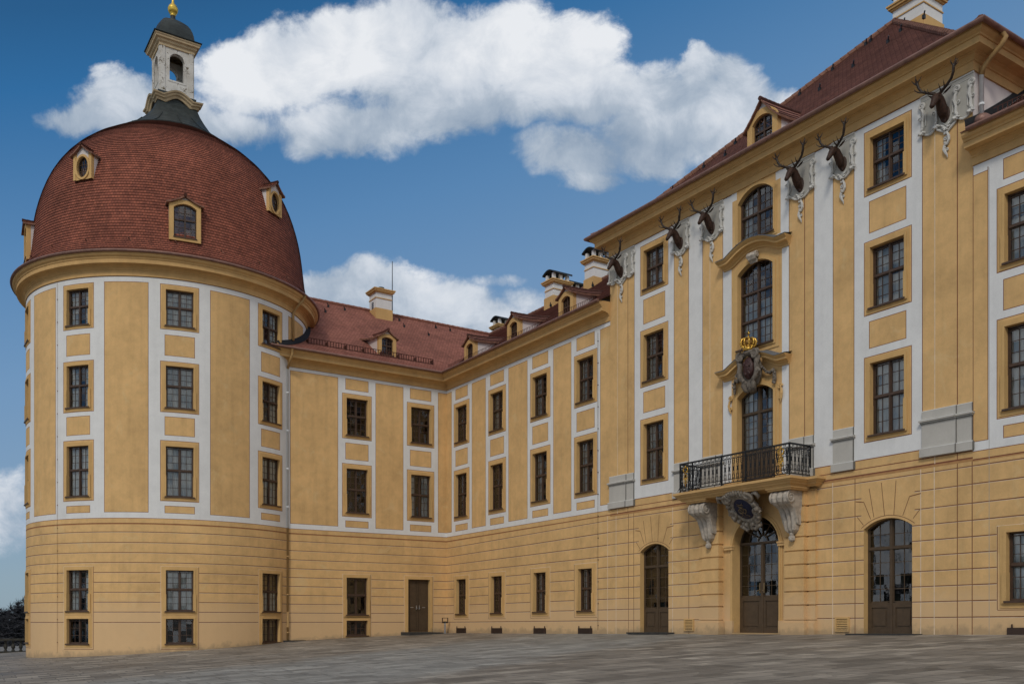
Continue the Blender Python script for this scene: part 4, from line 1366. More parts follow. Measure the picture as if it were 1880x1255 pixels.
    dp.tube([(x + .05, B - .70, 14.2), (x + .05, B - .70, 13.95), (x + .02, B - .55, 13.72), (x, y, 13.3)], .07, 8, 1)
    dp.tube([(x, y, 13.3), (x, y, 4.92)], .06, 8, 0); dp.tube([(x, y, 4.92), (x, y, -1.0)], .062, 8, 1)
    for q in (-.6, 1.4, 3.4, 6, 8, 10, 12): dp.tube([(x, y, q), (x, y, q + .05)], .078, 8, 1 if q < 4.9 else 0)
    dp.tube([(x, y, -.3), (x, y, .5)], .075, 8, 1)
    build(dp, 'downpipe', ['pipe_w', 'pipe_y'], root, True)


make_short_wing()


# ================================================================== LONG WING, left of the pavilion
def ground_window_paint(P, c, top=2.59, bot=.13):
    P += [(c - .88, c + .88, bot - .02, top + .02, iL), (c - .86, c + .86, bot, top, iY), (c + .85, c + .875, bot, top, iS), (c - .86, c + .86, bot - .02, bot, iS)]


def snow_fence(root_obj, y0, y1, name='snow_guard'):
    sn = MB(); s = -.25; z = roofz(s)
    for zz in (.05, .27):
        sn.poly([(A + s, y0, z + zz + dzE(y0)), (A + s, y1, z + zz + dzE(y1)), (A + s, y1, z + zz + .02 + dzE(y1)), (A + s, y0, z + zz + .02 + dzE(y0))])
    k = min(y0, y1)
    while k < max(y0, y1):
        sn.box(A + s - .008, A + s + .008, k - .01, k + .01, z + .02 + dzE(k), z + .29 + dzE(k)); k += .14
    o = bpy.data.objects.new(name, sn.mesh(name, ['rust'])); COL.objects.link(o); o.parent = root_obj


def make_long_wing():
    root = thing('castle_wing', (30, 41, -.7), 'long ochre castle wing with four window columns and three dormers', 'building')
    P, H = [], []
    u0, u1 = 33.01, B
    common_paint(P, u0, u1)
    for z in LINT: hline(P, u0, u1, z)
    P += [(47.38, B, 5.15, 13.26, iR), (47.40, B, 5.17, 13.24, iY)]
    for (a, b) in ((43.67, 45.10), (39.64, 41.37), (35.94, 37.36)): panel(P, a, b, 5.20, 13.22)
    P += [(u0, 33.73, 5.18, 13.24, iR), (u0, 33.71, 5.20, 13.22, iY), (33.18, 33.21, -6, 4.6, iL)]
    C = (46.26, 42.51, 38.50, 34.82)
    for c in C:
        column(P, c); ground_window_paint(P, c)
        H += [(c - .63, c + .63, 5.96, 8.37), (c - .63, c + .63, 10.2, 12.22), (c - .53, c + .53, .42, 2.39)]
    mb = MB(); facade(mb, mapE1, u0, u1, -2.0, 13.6, P, H, iY)
    build(mb, 'wall', WM, root)
    cur = ((0, 0, 0), (1, 0, 0), (1, 1, 1), (1, 1, 1))
    for i, c in enumerate(C):
        winE(root, c, 10.2, w=1.26, h=2.02, curtain=cur[i][0])
        winE(root, c, 5.96, w=1.26, h=2.41, curtain=cur[i][1])
        winE(root, c, .42, w=1.06, h=1.97, curtain=cur[i][2], e=.2)
        g = MB(); g.box(A - .05, A + .02, c - .52, c + .52, -.68, -.38)
        for sg in (-1, 1): g.tube([(A - .05, c + sg * .45, -.38), (A - .05, c + sg * .45, -.28)], .025, 5)
        for k in range(5): g.box(A - .062, A - .05, c - .46, c + .46, -.64 + k * .055, -.62 + k * .055)
        g.map(lambda x, y, z: (x, y, z + dzE(y)))
        build(g, 'cellar_grating', 'brownmetal', root)
    PATH = [(16.3, B), (A, B), (A, 33.01)]
    zf = lambda p: dzE(p[1])
    c = MB(); sweep(c, PROF_CORN, PATH, segs=[1], z_of=zf, caps=True); build(c, 'cornice', 'cornice', root)
    g = MB(); sweep(g, circ(.70, 14.25, .075), PATH, segs=[1], closedprof=True, z_of=zf)
    build(g, 'gutter', 'copper', root, True)
    r = MB()
    tiled(r, ROOF_W, lambda s: B + s, lambda s: 32.95, lambda s, u, z: (A + s, u, z + dzE(u)))
    r.poly([(A + 8, B + 8, 20.05), (A + 8, 33, 20.12), (A + 16.6, 33, 14.2), (A + 16.6, B + 8, 14.2)], 0, [(0, 0)] * 4)
    ro = build(r, 'roof', 'tile_brown', root)
    q = MB(); ridge_run(q, [(A + 8, B + 8, 20.08), (A + 8, 33, 20.2)], .13)
    hooks(ro, [(A + 7.2, 35 + 2.1 * k, 19.6) for k in range(7)])
    o = bpy.data.objects.new('ridge_tiles', q.mesh('ridge_tiles', ['ridgeb'])); COL.objects.link(o); o.parent = ro
    snow_fence(ro, 33.9, 47.4)
    for y in (47.12, 42.50, 37.76):
        dormer(root, (A + 1.08, y, 14.98 + dzE(y)), -pi / 2, 1.24, 1.22, 1.60, .74, 1.10, .16, .06, 2.5, 'tile_brown', .22)
    chimney(root, 34.35, 35.6, 47.45, 48.35, 18.8, 20.25, 21.02)
    chimney(root, 34.35, 35.55, 43.45, 44.3, 18.8, 20.2, 21.1)
    chimney(root, 36.6, 37.9, 48.7, 49.5, 18.5, 20.1, 21.2)
    chimney(root, 36.2, 37.6, 56.6, 57.5, 18.5, 19.9, 20.95)
    lc = MB(); lc.tube([(A - .03, 33.86, 13.2), (A - .03, 33.86, -.4)], .006, 4)
    for k in range(14): lc.box(A - .04, A, 33.845, 33.875, -.2 + k, -.16 + k)
    build(lc, 'lightning_cable', 'brownmetal', root)


make_long_wing()


# ================================================================== RIGHT WING (only its first bay is in view)
def make_right_wing():
    root = thing('castle_wing', (30, 10, -.4), 'ochre castle wing on the right-hand edge of the photo, beyond the stag pavilion', 'building')
    P, H = [], []
    u0, u1 = 1.0, 15.97
    common_paint(P, u0, u1)
    for z in LINP: hline(P, u0, u1, z)
    P += [(15.49, u1, 5.18, 13.15, iR), (15.51, u1 - .02, 5.20, 13.13, iY), (15.49, 15.515, 5.18, 13.24, iR), (15.95, u1, 5.0, 13.4, iR), (15.46, 15.475, -6, 13.2, iGD)]
    C = (14.36, 10.6, 6.6, 2.9)
    for (a, b) in ((11.77, 13.2), (7.74, 9.47), (4.04, 5.5)): panel(P, a, b, 5.20, 13.22)
    for c in C:
        column(P, c); ground_window_paint(P, c, 2.60, .16)
        H += [(c - .63, c + .63, 5.96, 8.37), (c - .63, c + .63, 10.2, 12.22), (c - .58, c + .58, .40, 2.40)]
    mb = MB(); facade(mb, mapE, u0, u1, -2.0, 13.6, P, H, iY)
    build(mb, 'wall', WM, root)
    for i, c in enumerate(C):
        winE(root, c, 10.2, w=1.26, h=2.02, curtain=1)
        winE(root, c, 5.96, w=1.26, h=2.41, curtain=1)
        winE(root, c, .40, w=1.16, h=2.0, curtain=2, e=.2)
        g = MB(); g.box(A - .05, A + .02, c - .50, c + .55, -.66, -.36); g.tube([(A - .05, c + .4, -.36), (A - .05, c + .4, -.26)], .025, 5)
        g.map(lambda x, y, z: (x, y, z + dzE(y)))
        build(g, 'cellar_grating', 'brownmetal', root)
    PATH = [(A, 15.97), (A, 1.0)]
    zf = lambda p: dzE(p[1])
    c = MB(); sweep(c, PROF_CORN, PATH, z_of=zf); build(c, 'cornice', 'cornice', root)
    g = MB(); sweep(g, circ(.70, 14.25, .075), [(A, 15.75), (A, 1.0)], closedprof=True, z_of=zf)
    g.ball((A + .0, 15.62, 14.62 + dzE(15.6)), .36, .24, .22, 12)
    build(g, 'gutter', 'copper', root, True)
    r = MB()
    tiled(r, ROOF_W, lambda s: 15.97, lambda s: 1.0, lambda s, u, z: (A + s, u, z + dzE(u)))
    r.poly([(A + 8, 15.97, 20.2), (A + 8, 1, 20.3), (A + 16.6, 1, 14.2), (A + 16.6, 15.97, 14.2)], 0, [(0, 0)] * 4)
    ro = build(r, 'roof', 'tile_brown', root)
    snow_fence(ro, 1.2, 15.2)
    f = MB()
    for k in range(10):
        s = -.5 + k * .8
        f.poly([(A + s, 15.9, roofz(s) + .06 + dzE(16)), (A + s + .8, 15.9, roofz(s + .8) + .06 + dzE(16)), (A + s + .8, 15.94, roofz(s + .8) + .34 + dzE(16)), (A + s, 15.94, roofz(s) + .34 + dzE(16))])
    o = bpy.data.objects.new('flashing', f.mesh('flashing', ['flashing'])); COL.objects.link(o); o.parent = ro


make_right_wing()
# ================================================================== STAG PAVILION
BC = 24.45                              # centre line of the middle bay
STRIPS = ((31.37, 33.01, 3), (28.02, 28.85, 1), (26.14, 27.21, 1), (21.80, 22.87, 1), (20.15, 20.97, 1), (15.97, 17.61, 3))


def stroke(mb, p, q, w=0.026, mat=0, d=0.004):
    a = Vector((p[0], p[1])); b = Vector((q[0], q[1])); t = (b - a).normalized(); n = Vector((-t.y, t.x)) * w / 2
    mb.poly([(A - d, c.x, c.y + dzE(c.x)) for c in (a - n, b - n, b + n, a + n)], mat)


def spiral(c, r0, turns, plane, n=26, start=0.0, flip=1):
    """points of a volute; plane maps (p, q) offsets to a 3D point around c"""
    out = []
    for k in range(n + 1):
        t = k / n; a = start + flip * turns * 2 * pi * t; r = r0 * (1 - .86 * t)
        out.append(plane(c, r * cos(a), r * sin(a)))
    return out


def pediment(root, zb, label, gap=None):
    """bowed cornice hood over a window; path is its lower edge"""
    half = [(1.58, 0), (1.22, 0.0), (1.05, .05), (.88, .135), (.66, .24), (.40, .33), (.14, .375)]
    prof = [(0, 0), (.05, 0), (.06, .06), (.14, .10), (.15, .13), (.30, .15), (.30, .22), (.35, .25), (.40, .29), (.41, .32)]
    full = [(x, z) for x, z in half] + [(-x, z) for x, z in reversed(half)]
    runs = [full] if not gap else [[p for p in full if p[0] >= gap], [p for p in full if p[0] <= -gap]]
    for path in runs:
        mb = MB()
        rows = []
        for i, (u, z) in enumerate(path):
            a = path[max(i - 1, 0)]; b = path[min(i + 1, len(path) - 1)]
            t = Vector((b[0] - a[0], b[1] - a[1])).normalized(); n = Vector((t.y, -t.x))
            if n.y < 0: n = -n
            k = 1.0
            rows.append([(A - o, BC + u + n.x * h + (o * .30 if (i == 0 and u > 0) else -o * .30 if (i == len(path) - 1 and u < 0) else 0), zb + z + n.y * h) for o, h in prof])
        mb.grid(rows)
        mb.poly(rows[0] + [(A, rows[0][-1][1], rows[0][-1][2])]); mb.poly(rows[-1] + [(A, rows[-1][-1][1], rows[-1][-1][2])])
        top = [[(A - .43, r[-1][1], r[-1][2] + .0) for r in rows], [(A - .43, r[-1][1], r[-1][2] + .022) for r in rows],
               [(A - .2, r[-1][1], r[-1][2] + .07) for r in rows], [(A, r[-1][1] , r[-1][2] + .13) for r in rows]]
        mb.grid(top, 1)
        mb.map(lambda x, y, z: (x, y, z + dzE(BC)))
        build(mb, 'pediment', ['trim', 'lead'], root)


def capital(root, a, b, lobes):
    """grey stucco lappet with volutes and a pendant at the head of a painted pilaster"""
    c = (a + b) / 2; hw = (b - a) / 2 + .05
    N = 36; zt = 16.27
    bot = []
    for k in range(N + 1):
        t = -1 + 2 * k / N; x = c + hw * t
        if lobes == 1:
            z = 15.08 - .20 * (1 - abs(t)) ** 1.0 + .10 * abs(t) ** 6
            z -= .06 * abs(sin(pi * t * 1.5)) * (abs(t) < .95)
        else:
            if abs(t) < .38: z = 14.98 - .22 * (1 - (abs(t) / .38)) ** 1.2
            else:
                q = (abs(t) - .38) / .62
                z = 15.08 - .16 * sin(pi * min(q * 1.05, 1)) + .06 * q
        bot.append((x, z))
    m = MB()
    f = lambda d, x, z: (A - d, x, z + dzE(x))
    d0 = .03
    for p, q in zip(bot, bot[1:]):
        m.poly([f(d0, *p), f(d0, *q), f(d0, q[0], zt), f(d0, p[0], zt)], 0)
        m.poly([f(0, *p), f(0, *q), f(d0, *q), f(d0, *p)], 1)
    m.poly([f(0, bot[0][0], bot[0][1]), f(d0, bot[0][0], bot[0][1]), f(d0, bot[0][0], zt), f(0, bot[0][0], zt)], 1)
    m.poly([f(0, bot[-1][0], bot[-1][1]), f(d0, bot[-1][0], bot[-1][1]), f(d0, bot[-1][0], zt), f(0, bot[-1][0], zt)], 1)
    m.tube([f(d0 + .012, x, z + .03) for x, z in bot], .034, 6, 1)                    # raised lower rim
    m.tube([f(d0, c - hw, zt - .02), f(d0, c + hw, zt - .02)], .03, 6, 1)
    m.tube([f(d0, c - hw + .06, zt - .16), f(d0, c + hw - .06, zt - .16)], .014, 5, 1)
    cols = [(-.93, 1), (.93, -1)] if lobes == 1 else [(-.94, 1), (-.40, 1), (.40, -1), (.94, -1)]
    for t, s in cols:
        x = c + hw * t
        pl = lambda cc, p, q: f(d0 + .03, cc[0] + p, cc[1] + q)
        m.tube(spiral((x - s * .01, 15.96), .115, 1.6, pl, start=-pi / 2 if s > 0 else -pi / 2, flip=s), [.038] * 20 + [.03] * 7, 6, 1)
        m.tube([f(d0 + .03, x - s * .01, 15.86), f(d0 + .04, x + s * .05, 15.78), f(d0 + .04, x + s * .07, 15.62), f(d0 + .03, x + s * .03, 15.45), f(d0 + .03, x + s * .035, 15.28), f(d0 + .03, x - s * .02, 15.16)],
               [.04, .052, .058, .042, .052, .04], 6, 1)
        m.tube([f(d0 + .02, x + s * .14, 15.72), f(d0 + .02, x + s * .13, 15.3)], .018, 5, 1)
        m.tube(spiral((x - s * .05, 15.56), .07, 1.1, pl, start=0, flip=-s, n=14), .02, 5, 1)
        for k in range(4):                                                             # leaf tuft
            an = -pi / 2 + (k - 1.5) * .62
            m.tube([f(d0 + .03, x + s * .02, 15.17), f(d0 + .07, x + s * .02 + .09 * cos(an), 15.15 + .10 * sin(an)), f(d0 + .05, x + s * .02 + .17 * cos(an), 15.15 + .13 * sin(an))], [.026, .048, .016], 5, 1)
        m.ball(f(d0 + .05, x + s * .02, 15.21), .045, .045, .045, 8, 1)
    # shell behind the head and the pendant under it
    if lobes == 3:
        m.tube([f(d0 + .01, c - .27, 16.02), f(d0 + .01, c - .23, 15.5), f(d0 + .01, c - .12, 15.14), f(d0 + .01, c, 15.02), f(d0 + .01, c + .12, 15.14), f(d0 + .01, c + .23, 15.5), f(d0 + .01, c + .27, 16.02)], .016, 5, 1)
    for s in (-1, 1):
        for k in range(3):
            an = -pi / 2 + s * (.45 + .42 * k)
            m.tube([f(d0 + .03, c, 14.92), f(d0 + .07, c + .10 * cos(an), 14.96 + .10 * sin(an) + .04 * k), f(d0 + .04, c + .20 * cos(an), 15.0 + .16 * sin(an) + .07 * k)], [.03, .036, .012], 5, 1)
    pl = lambda cc, p, q: f(.035, cc[0] + p, cc[1] + q)
    m.tube([f(.03, c, 14.92), f(.05, c - .02, 14.80), f(.05, c - .08, 14.66), f(.05, c - .085, 14.54), f(.05, c - .02, 14.44), f(.05, c + .06, 14.42), f(.05, c + .075, 14.30), f(.05, c + .02, 14.18), f(.04, c - .02, 14.10), f(.03, c - .03, 14.02)],
           [.024, .036, .044, .046, .046, .044, .05, .04, .028, .01], 6, 1)
    m.tube(spiral((c + .03, 14.62), .075, 1.3, pl, start=pi * .9, flip=-1, n=16), .022, 5, 1)
    m.tube(spiral((c - .02, 14.27), .055, 1.2, pl, start=0, flip=1, n=12), .018, 5, 1)
    for z in (14.78, 14.5, 14.36): m.ball(f(.05, c + .05, z), .035, .045, .04, 7, 1)
    return build(m, 'capital', ['plate', 'stucco'], root, False)


def console(root, c):
    """fluted scroll bracket under the balcony"""
    x0 = A - .27
    pf = [(.0, 4.47, 1), (.45, 4.47, 1), (.66, 4.44, 1), (.79, 4.34, 1), (.83, 4.20, 1), (.79, 4.06, 1), (.69, 3.97, .99), (.57, 3.91, .97), (.46, 3.83, .93), (.37, 3.70, .86), (.315, 3.52, .78), (.29, 3.35, .72), (.27, 3.22, .70),
          (.235, 3.10, .62), (.17, 3.02, .44), (.08, 2.97, .22), (0, 2.95, .12)]
    W2 = .37; J = 36
    m = MB(); rows = []
    for o, z, w in pf:
        r = []
        for j in range(J + 1):
            v = -1 + 2 * j / J
            fl_ = .085 * abs(sin(pi * 1.5 * (v + 1))) ** .7 if o > .05 else 0
            r.append((x0 - max(o - .07 + fl_, 0), c + v * W2 * w, z))
        rows.append(r)
    m.grid(rows)
    for s in (0, J):
        for a, b in zip(rows, rows[1:]): m.poly([a[s], b[s], (x0, b[s][1], b[s][2]), (x0, a[s][1], a[s][2])])
    for s in (-1, 1):
        pl = lambda cc, p, q: (cc[0] + p, c + s * (W2 + .01), cc[1] + q)
        m.tube(spiral((x0 - .60, 4.21), .215, 1.9, pl, start=pi / 2, flip=1, n=34), [.045] * 20 + [.035] * 15, 6)
        m.ball((x0 - .60, c + s * W2, 4.21), .07, .06, .07, 8)
        # second, smaller scroll lower down and the outer ledge
        m.tube([(x0 - .36, c + s * .33, 3.85), (x0 - .25, c + s * .31, 3.6), (x0 - .18, c + s * .29, 3.38), (x0 - .15, c + s * .30, 3.3)], [.04, .045, .05, .03], 6)
        m.box(x0 - .12, x0, min(c + s * .24, c + s * .33), max(c + s * .24, c + s * .33), 3.28, 3.62)
    for k in range(8):
        a = 2 * pi * k / 8
        m.tube([(x0 - .10 + .03 * cos(a), c + .03 * sin(a), 2.97), (x0 - .10 + .085 * cos(a), c + .085 * sin(a), 2.84), (x0 - .10 + .075 * cos(a), c + .075 * sin(a), 2.76), (x0 - .10 + .02 * cos(a), c + .02 * sin(a), 2.70)], [.02, .034, .03, .012], 5)
    m.ball((x0 - .10, c, 2.84), .075, .075, .1, 8)
    m.lathe([(.05, 2.93), (.09, 2.95), (.09, 2.99), (.05, 3.01)], x0 - .10, c, 10)
    m.map(lambda x, y, z: (x, y, z + dzE(BC)))
    return m


def cartouche():
    """leaning blue oval in a shell frame, hung over the portal"""
    up = Vector((-.62, 0, .785)); nn = Vector((-.785, 0, -.62)); lat = Vector((0, 1, 0))
    c0 = Vector((A - .62, BC + .03, 4.05))
    P3 = lambda p, q, d=0: c0 + lat * p + up * q + nn * d
    m = MB()
    # back plate and ring
    N = 32
    m.grid([[P3(.60 * cos(2 * pi * k / N) * s, .62 * sin(2 * pi * k / N) * s - .02, d) for k in range(N)] for s, d in ((.05, -.2), (1.0, -.18), (1.06, -.08), (.98, .03), (.80, .05), (.70, .0))], 0, True)
    for k in range(22):
        a = 2 * pi * k / 22
        wob = .09 + .04 * (k % 3)
        m.tube([P3(.54 * cos(a), .56 * sin(a), .02), P3(.66 * cos(a), .68 * sin(a), .06), P3(.70 * cos(a + .2), .72 * sin(a + .2), .0), P3(.62 * cos(a + .34), .64 * sin(a + .34), -.04)], [.05, wob * .75, wob * .7, .03], 7)
    for s in (-1, 1):
        m.tube(spiral((0, 0), .20, 1.7, lambda cc, p, q: P3(s * (.55 + p), .46 + q, .06), start=pi, flip=-1), [.07] * 12 + [.05] * 15, 7)
        m.tube(spiral((0, 0), .17, 1.5, lambda cc, p, q: P3(s * (.56 + p), -.18 + q, .05), start=0, flip=1), [.065] * 12 + [.045] * 15, 7)
        m.tube([P3(s * .75, .58, .0), P3(s * .92, .62, .02), P3(s * .98, .45, .02), P3(s * .88, .34, .0)], [.05, .09, .08, .03], 7)
        m.tube([P3(s * .3, -.55, .0), P3(s * .36, -.74, .08), P3(s * .2, -.86, .1), P3(s * .08, -.78, .08)], [.06, .1, .09, .04], 7)
    random.seed(11)
    for k in range(15):
        a = -pi / 2 + random.uniform(-.7, .7); r = random.uniform(.7, .98)
        m.ball(P3(r * cos(a) * .7, r * sin(a) * .95, .05), random.uniform(.05, .10), n=7)
    for k in range(9):
        t = -1 + 2 * k / 8
        m.tube([P3(t * .38, .58, .02), P3(t * .5, .80 - .12 * t * t, .08), P3(t * .52, .88 - .14 * t * t, .02)], [.05, .065, .02], 6)
    b = MB()
    b.grid([[P3(.44 * cos(2 * pi * k / N) * s, .47 * sin(2 * pi * k / N) * s, d) for k in range(N)] for s, d in ((1.0, .0), (.8, .05), (.5, .075), (.02, .085))], 0, True)
    g = MB()
    for s in (-1, 1):
        g.tube(spiral((0, 0), .17, 1.3, lambda cc, p, q: P3(s * (.10 + p), -.02 + q, .105), start=pi * .5, flip=1), .009, 5)
        g.tube([P3(-s * .03, .16, .10), P3(s * .16, .02, .10), P3(s * .05, -.2, .10), P3(s * .22, -.3, .09)], .009, 5)
        g.tube([P3(s * .02, .22, .10), P3(s * .13, .29, .09), P3(s * .1, .2, .10)], .009, 5)
    g.tube([P3(-.15, .2, .1), P3(0, .22, .105), P3(.15, .2, .1)], .011, 5)
    for q in (m, b, g): q.map(lambda x, y, z: (x, y, z + dzE(BC)))
    return m, b, g


def crown(c, s):
    m = MB()
    m.lathe([(.155 * s, 0), (.175 * s, .02 * s), (.175 * s, .075 * s), (.16 * s, .10 * s), (.16 * s, .0)], c[0], c[1], 18, 0, c[2])
    for k in range(10):
        a = 2 * pi * k / 10 + .2
        pts = [(c[0] + r * s * cos(a), c[1] + r * s * sin(a), c[2] + z * s) for r, z in ((.16, .09), (.235, .18), (.26, .27), (.23, .36), (.15, .40), (.05, .37), (0.02, .36))]
        m.tube(pts, [.032 * s] * 7, 6)
        for p in pts[1:5]: m.ball((p[0] + .02 * s * cos(a), p[1] + .02 * s * sin(a), p[2]), .026 * s, n=6)
        m.ball((c[0] + .18 * s * cos(a + .39), c[1] + .18 * s * sin(a + .39), c[2] + .13 * s), .03 * s, n=6)
    m.lathe([(.14 * s, .1 * s), (.215 * s, .2 * s), (.225 * s, .28 * s), (.15 * s, .36 * s), (.02 * s, .37 * s)], c[0], c[1], 12, 1, c[2])
    m.ball((c[0], c[1], c[2] + .44 * s), .06 * s, n=8)
    m.box(c[0] - .014 * s, c[0] + .014 * s, c[1] - .016 * s, c[1] + .016 * s, c[2] + .48 * s, c[2] + .66 * s)
    m.box(c[0] - .014 * s, c[0] + .014 * s, c[1] - .06 * s, c[1] + .06 * s, c[2] + .56 * s, c[2] + .595 * s)
    return m


def make_pavilion():
    root = thing('castle_pavilion', (34, BC, -.45), 'tall ochre and white castle pavilion with painted pilasters, balcony and steep hipped roof', 'building')
    P, H = [], []
    u0, u1 = 15.97, 33.01
    P.append((u0, u1, 4.72, 4.93, iY))
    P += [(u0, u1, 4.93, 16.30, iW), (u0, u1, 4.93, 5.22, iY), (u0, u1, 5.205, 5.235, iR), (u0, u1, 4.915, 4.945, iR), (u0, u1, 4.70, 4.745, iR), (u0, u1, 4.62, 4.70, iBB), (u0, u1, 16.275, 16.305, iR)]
    for z in LINP: hline(P, u0, u1, z, h=.032)
    CW = (30.09, 18.87)
    for (a, b, n) in STRIPS:                              # painted pilasters on their plinths
        P += [(a - .024, b + .024, 6.38, 16.3, iR), (a, b, 6.38, 16.3, iY)]
        e = .05
        P += [(a - e - .014, b + e, 4.95, 5.235, iLG), (a - e, b + e, 4.95, 5.235, iG), (a - e, b + e, 5.20, 5.235, iLL),
              (a - .014, b, 5.235, 6.40, iLG), (a, b, 5.235, 6.40, iG), (a, b, 6.36, 6.40, iLL), (a, b + .0, 5.92, 5.945, iLG),
              (a - .07, b + .07, 5.99, 6.10, iG), (a - .07, b + .07, 6.08, 6.10, iLL), (a - .07, b + .07, 5.985, 6.005, iLG), (b - .014, b, 5.235, 6.38, iLL)]
    for (u, m_) in ((32.5, iL), (31.79, iR), (26.82, iL), (22.19, iR), (17.2, iL), (16.46, iR)):
        w = .03 if m_ == iR else .026
        P += [(u - w / 2, u + w / 2, 6.38, 16.3, m_), (u - .012, u + .012, 4.95, 6.38, iLG if m_ == iR else iLL), (u - .014, u + .014, 4.72, 4.93, m_)]
    for (u, m_) in ((33.2, iL), (32.6, iL), (31.75, iS), (31.40, iS), (28.95, iL), (28.0, iS), (21.0, iL), (20.1, iS), (17.68, iL), (17.22, iL), (16.46, iS), (15.99, iS)):
        P.append((u - .015, u + .015, -6, 4.62, m_))
    for c in CW:
        for (a, b) in ((12.69, 13.71), (8.88, 9.74)): panel(P, c - .665, c + .665, a, b)
        for (a, b) in ((13.95, 16.05), (9.99, 12.40), (5.79, 8.58)): panel(P, c - .86, c + .86, a, b)
        H += [(c - .63, c + .63, 14.12, 15.80), (c - .63, c + .63, 10.17, 12.18), (c - .63, c + .63, 5.97, 8.36)]
        # ground floor doors: clear the coursing where the arch stones are drawn
        P += [(c - .98, c + .98, 2.9, 4.40, iY), (c - 1.12, c + 1.12, -6, 2.9, iY)]
        for z in LINP: hline(P, c - 1.2, c + 1.2, z, h=.032) if z < 2.9 else None
        H += [(c - .89, c + .89, -.56, 3.20, .30, iY)]
    # middle bay
    P += [(BC - 1.24, BC + 1.22, 4.93, 16.3, iW), (BC - 1.24, BC + 1.22, 4.93, 13.55, iY), (BC - 1.0, BC + 1.0, 13.5, 14.1, iY), (BC - 1.18, BC + 1.18, 14.0, 16.0, iY), (BC - .95, BC + .95, 16.0, 16.3, iY)]
    H += [(BC - .86, BC + .86, 14.22, 16.17, .42, iY), (BC - .86, BC + .86, 10.17, 13.37, .33, iY), (BC - .88, BC + .88, 4.97, 8.70, .33, iY)]
    P += [(22.88, 26.10, -6, 4.6, iY)]
    H += [(BC - 1.13, BC + 1.13, -.56, 3.80, .98, iY)]
    mb = MB(); facade(mb, mapE, u0, u1, -1.5, 16.35, P, H, iY)
    s0, s1 = dzE(15.97), dzE(33.01)
    mb.poly([(A, u0, 13.0 + s0), (45, u0, 13.0 + s0), (45, u0, 16.4 + s0), (A, u0, 16.4 + s0)], iWP)
    mb.poly([(A, u1, 13.0 + s1), (45, u1, 13.0 + s1), (45, u1, 16.4 + s1), (A, u1, 16.4 + s1)], iWP)
    wall = build(mb, 'wall', WM, root)
    # drawn arch stones over the two side doors
    for c in CW:
        st = MB()
        for (p, q) in (((.68, 4.24), (.50, 3.27)), ((.22, 4.38), (.10, 3.28)), ((-.32, 4.38), (-.24, 3.27)), ((-.80, 3.80), (-.56, 3.22)), ((.88, 3.80), (.62, 3.22)), ((1.14, 3.34), (.90, 3.05)), ((-1.16, 3.36), (-.93, 3.10))):
            stroke(st, (c + p[0], p[1]), (c + q[0], q[1]), .022)
        stroke(st, (c + .88, 3.81), (c + 1.2, 3.86), .03); stroke(st, (c - .80, 3.81), (c - 1.2, 3.86), .03)
        arc = [(c + x, z - .56) for x, z in outline(1.78, 3.76, .30, .09)][5:]
        for a, b in zip(arc, arc[1:]): stroke(st, a, b, .02)
        so_ = bpy.data.objects.new('painted_joints', st.mesh('painted_joints', ['redsoft'])); COL.objects.link(so_); so_.parent = wall
    # windows and doors
    cur = ((2, 1, 1), (3, 2, 2))
    for i, c in enumerate(CW):
        winE(root, c, 14.12, w=1.26, h=1.68, curtain=cur[i][0])
        winE(root, c, 10.17, w=1.26, h=2.01, curtain=cur[i][1])
        winE(root, c, 5.97, w=1.26, h=2.39, curtain=cur[i][2])
        winE(root, c, -.56, w=1.78, h=3.76, rise=.30, e=.06, proud=0, depth=.32, trans=(.745,), cols=2, rows=(4, 2), ears=False, panel_h=1.0, sill=False, tmat='door', name='door', room=2.5, mull=.10)
        s = MB(); s.box(A - .42, A + .3, c - 1.25, c + 1.22, -.75, -.555); s.box(A - .47, A - .40, c - 1.29, c + 1.26, -.62, -.555)
        s.map(lambda x, y, z: (x, y, z + dzE(y))); build(s, 'door_step', 'slabstone', root)
    winE(root, BC, 14.22, w=1.72, h=1.95, rise=.42, e=.16, proud=.05, trans=(.50,), cols=3, rows=(3, 3), ears=False, curtain=3)
    winE(root, BC, 10.17, w=1.72, h=3.20, rise=.33, e=.26, proud=.07, trans=(.325, .655), cols=3, rows=(3, 3, 3), ears=False, curtain=4)
    winE(root, BC, 4.97, w=1.76, h=3.73, rise=.33, e=.26, proud=.07, depth=.30, trans=(.74,), cols=3, rows=(5, 2), ears=False, panel_h=1.36, sill=False, tmat='door', name='balcony_door', curtain=1, mull=.13)
    dr = winE(root, BC, -.56, w=2.26, h=4.36, rise=.98, e=.14, proud=.06, depth=.46, trans=(.78,), cols=3, rows=(5, 1), ears=False, panel_h=1.35, sill=False, tmat='door', name='portal_door', room=3.0, fan=True, mull=.12)
    hd = MB()
    for s in (-1, 1):
        hd.box(s * .10 - .02, s * .10 + .02, .325, .36, 1.5, 1.88); hd.tube([(s * .10, .31, 1.62), (s * .10, .26, 1.6), (s * .17, .25, 1.58)], .02, 5)
    ho = bpy.data.objects.new('handle', hd.mesh('handle', ['brass'])); COL.objects.link(ho); ho.parent = dr
    # portal piers with real joints
    pr = MB(); lines = [z for z in LINP if -.3 < z < 4.5]
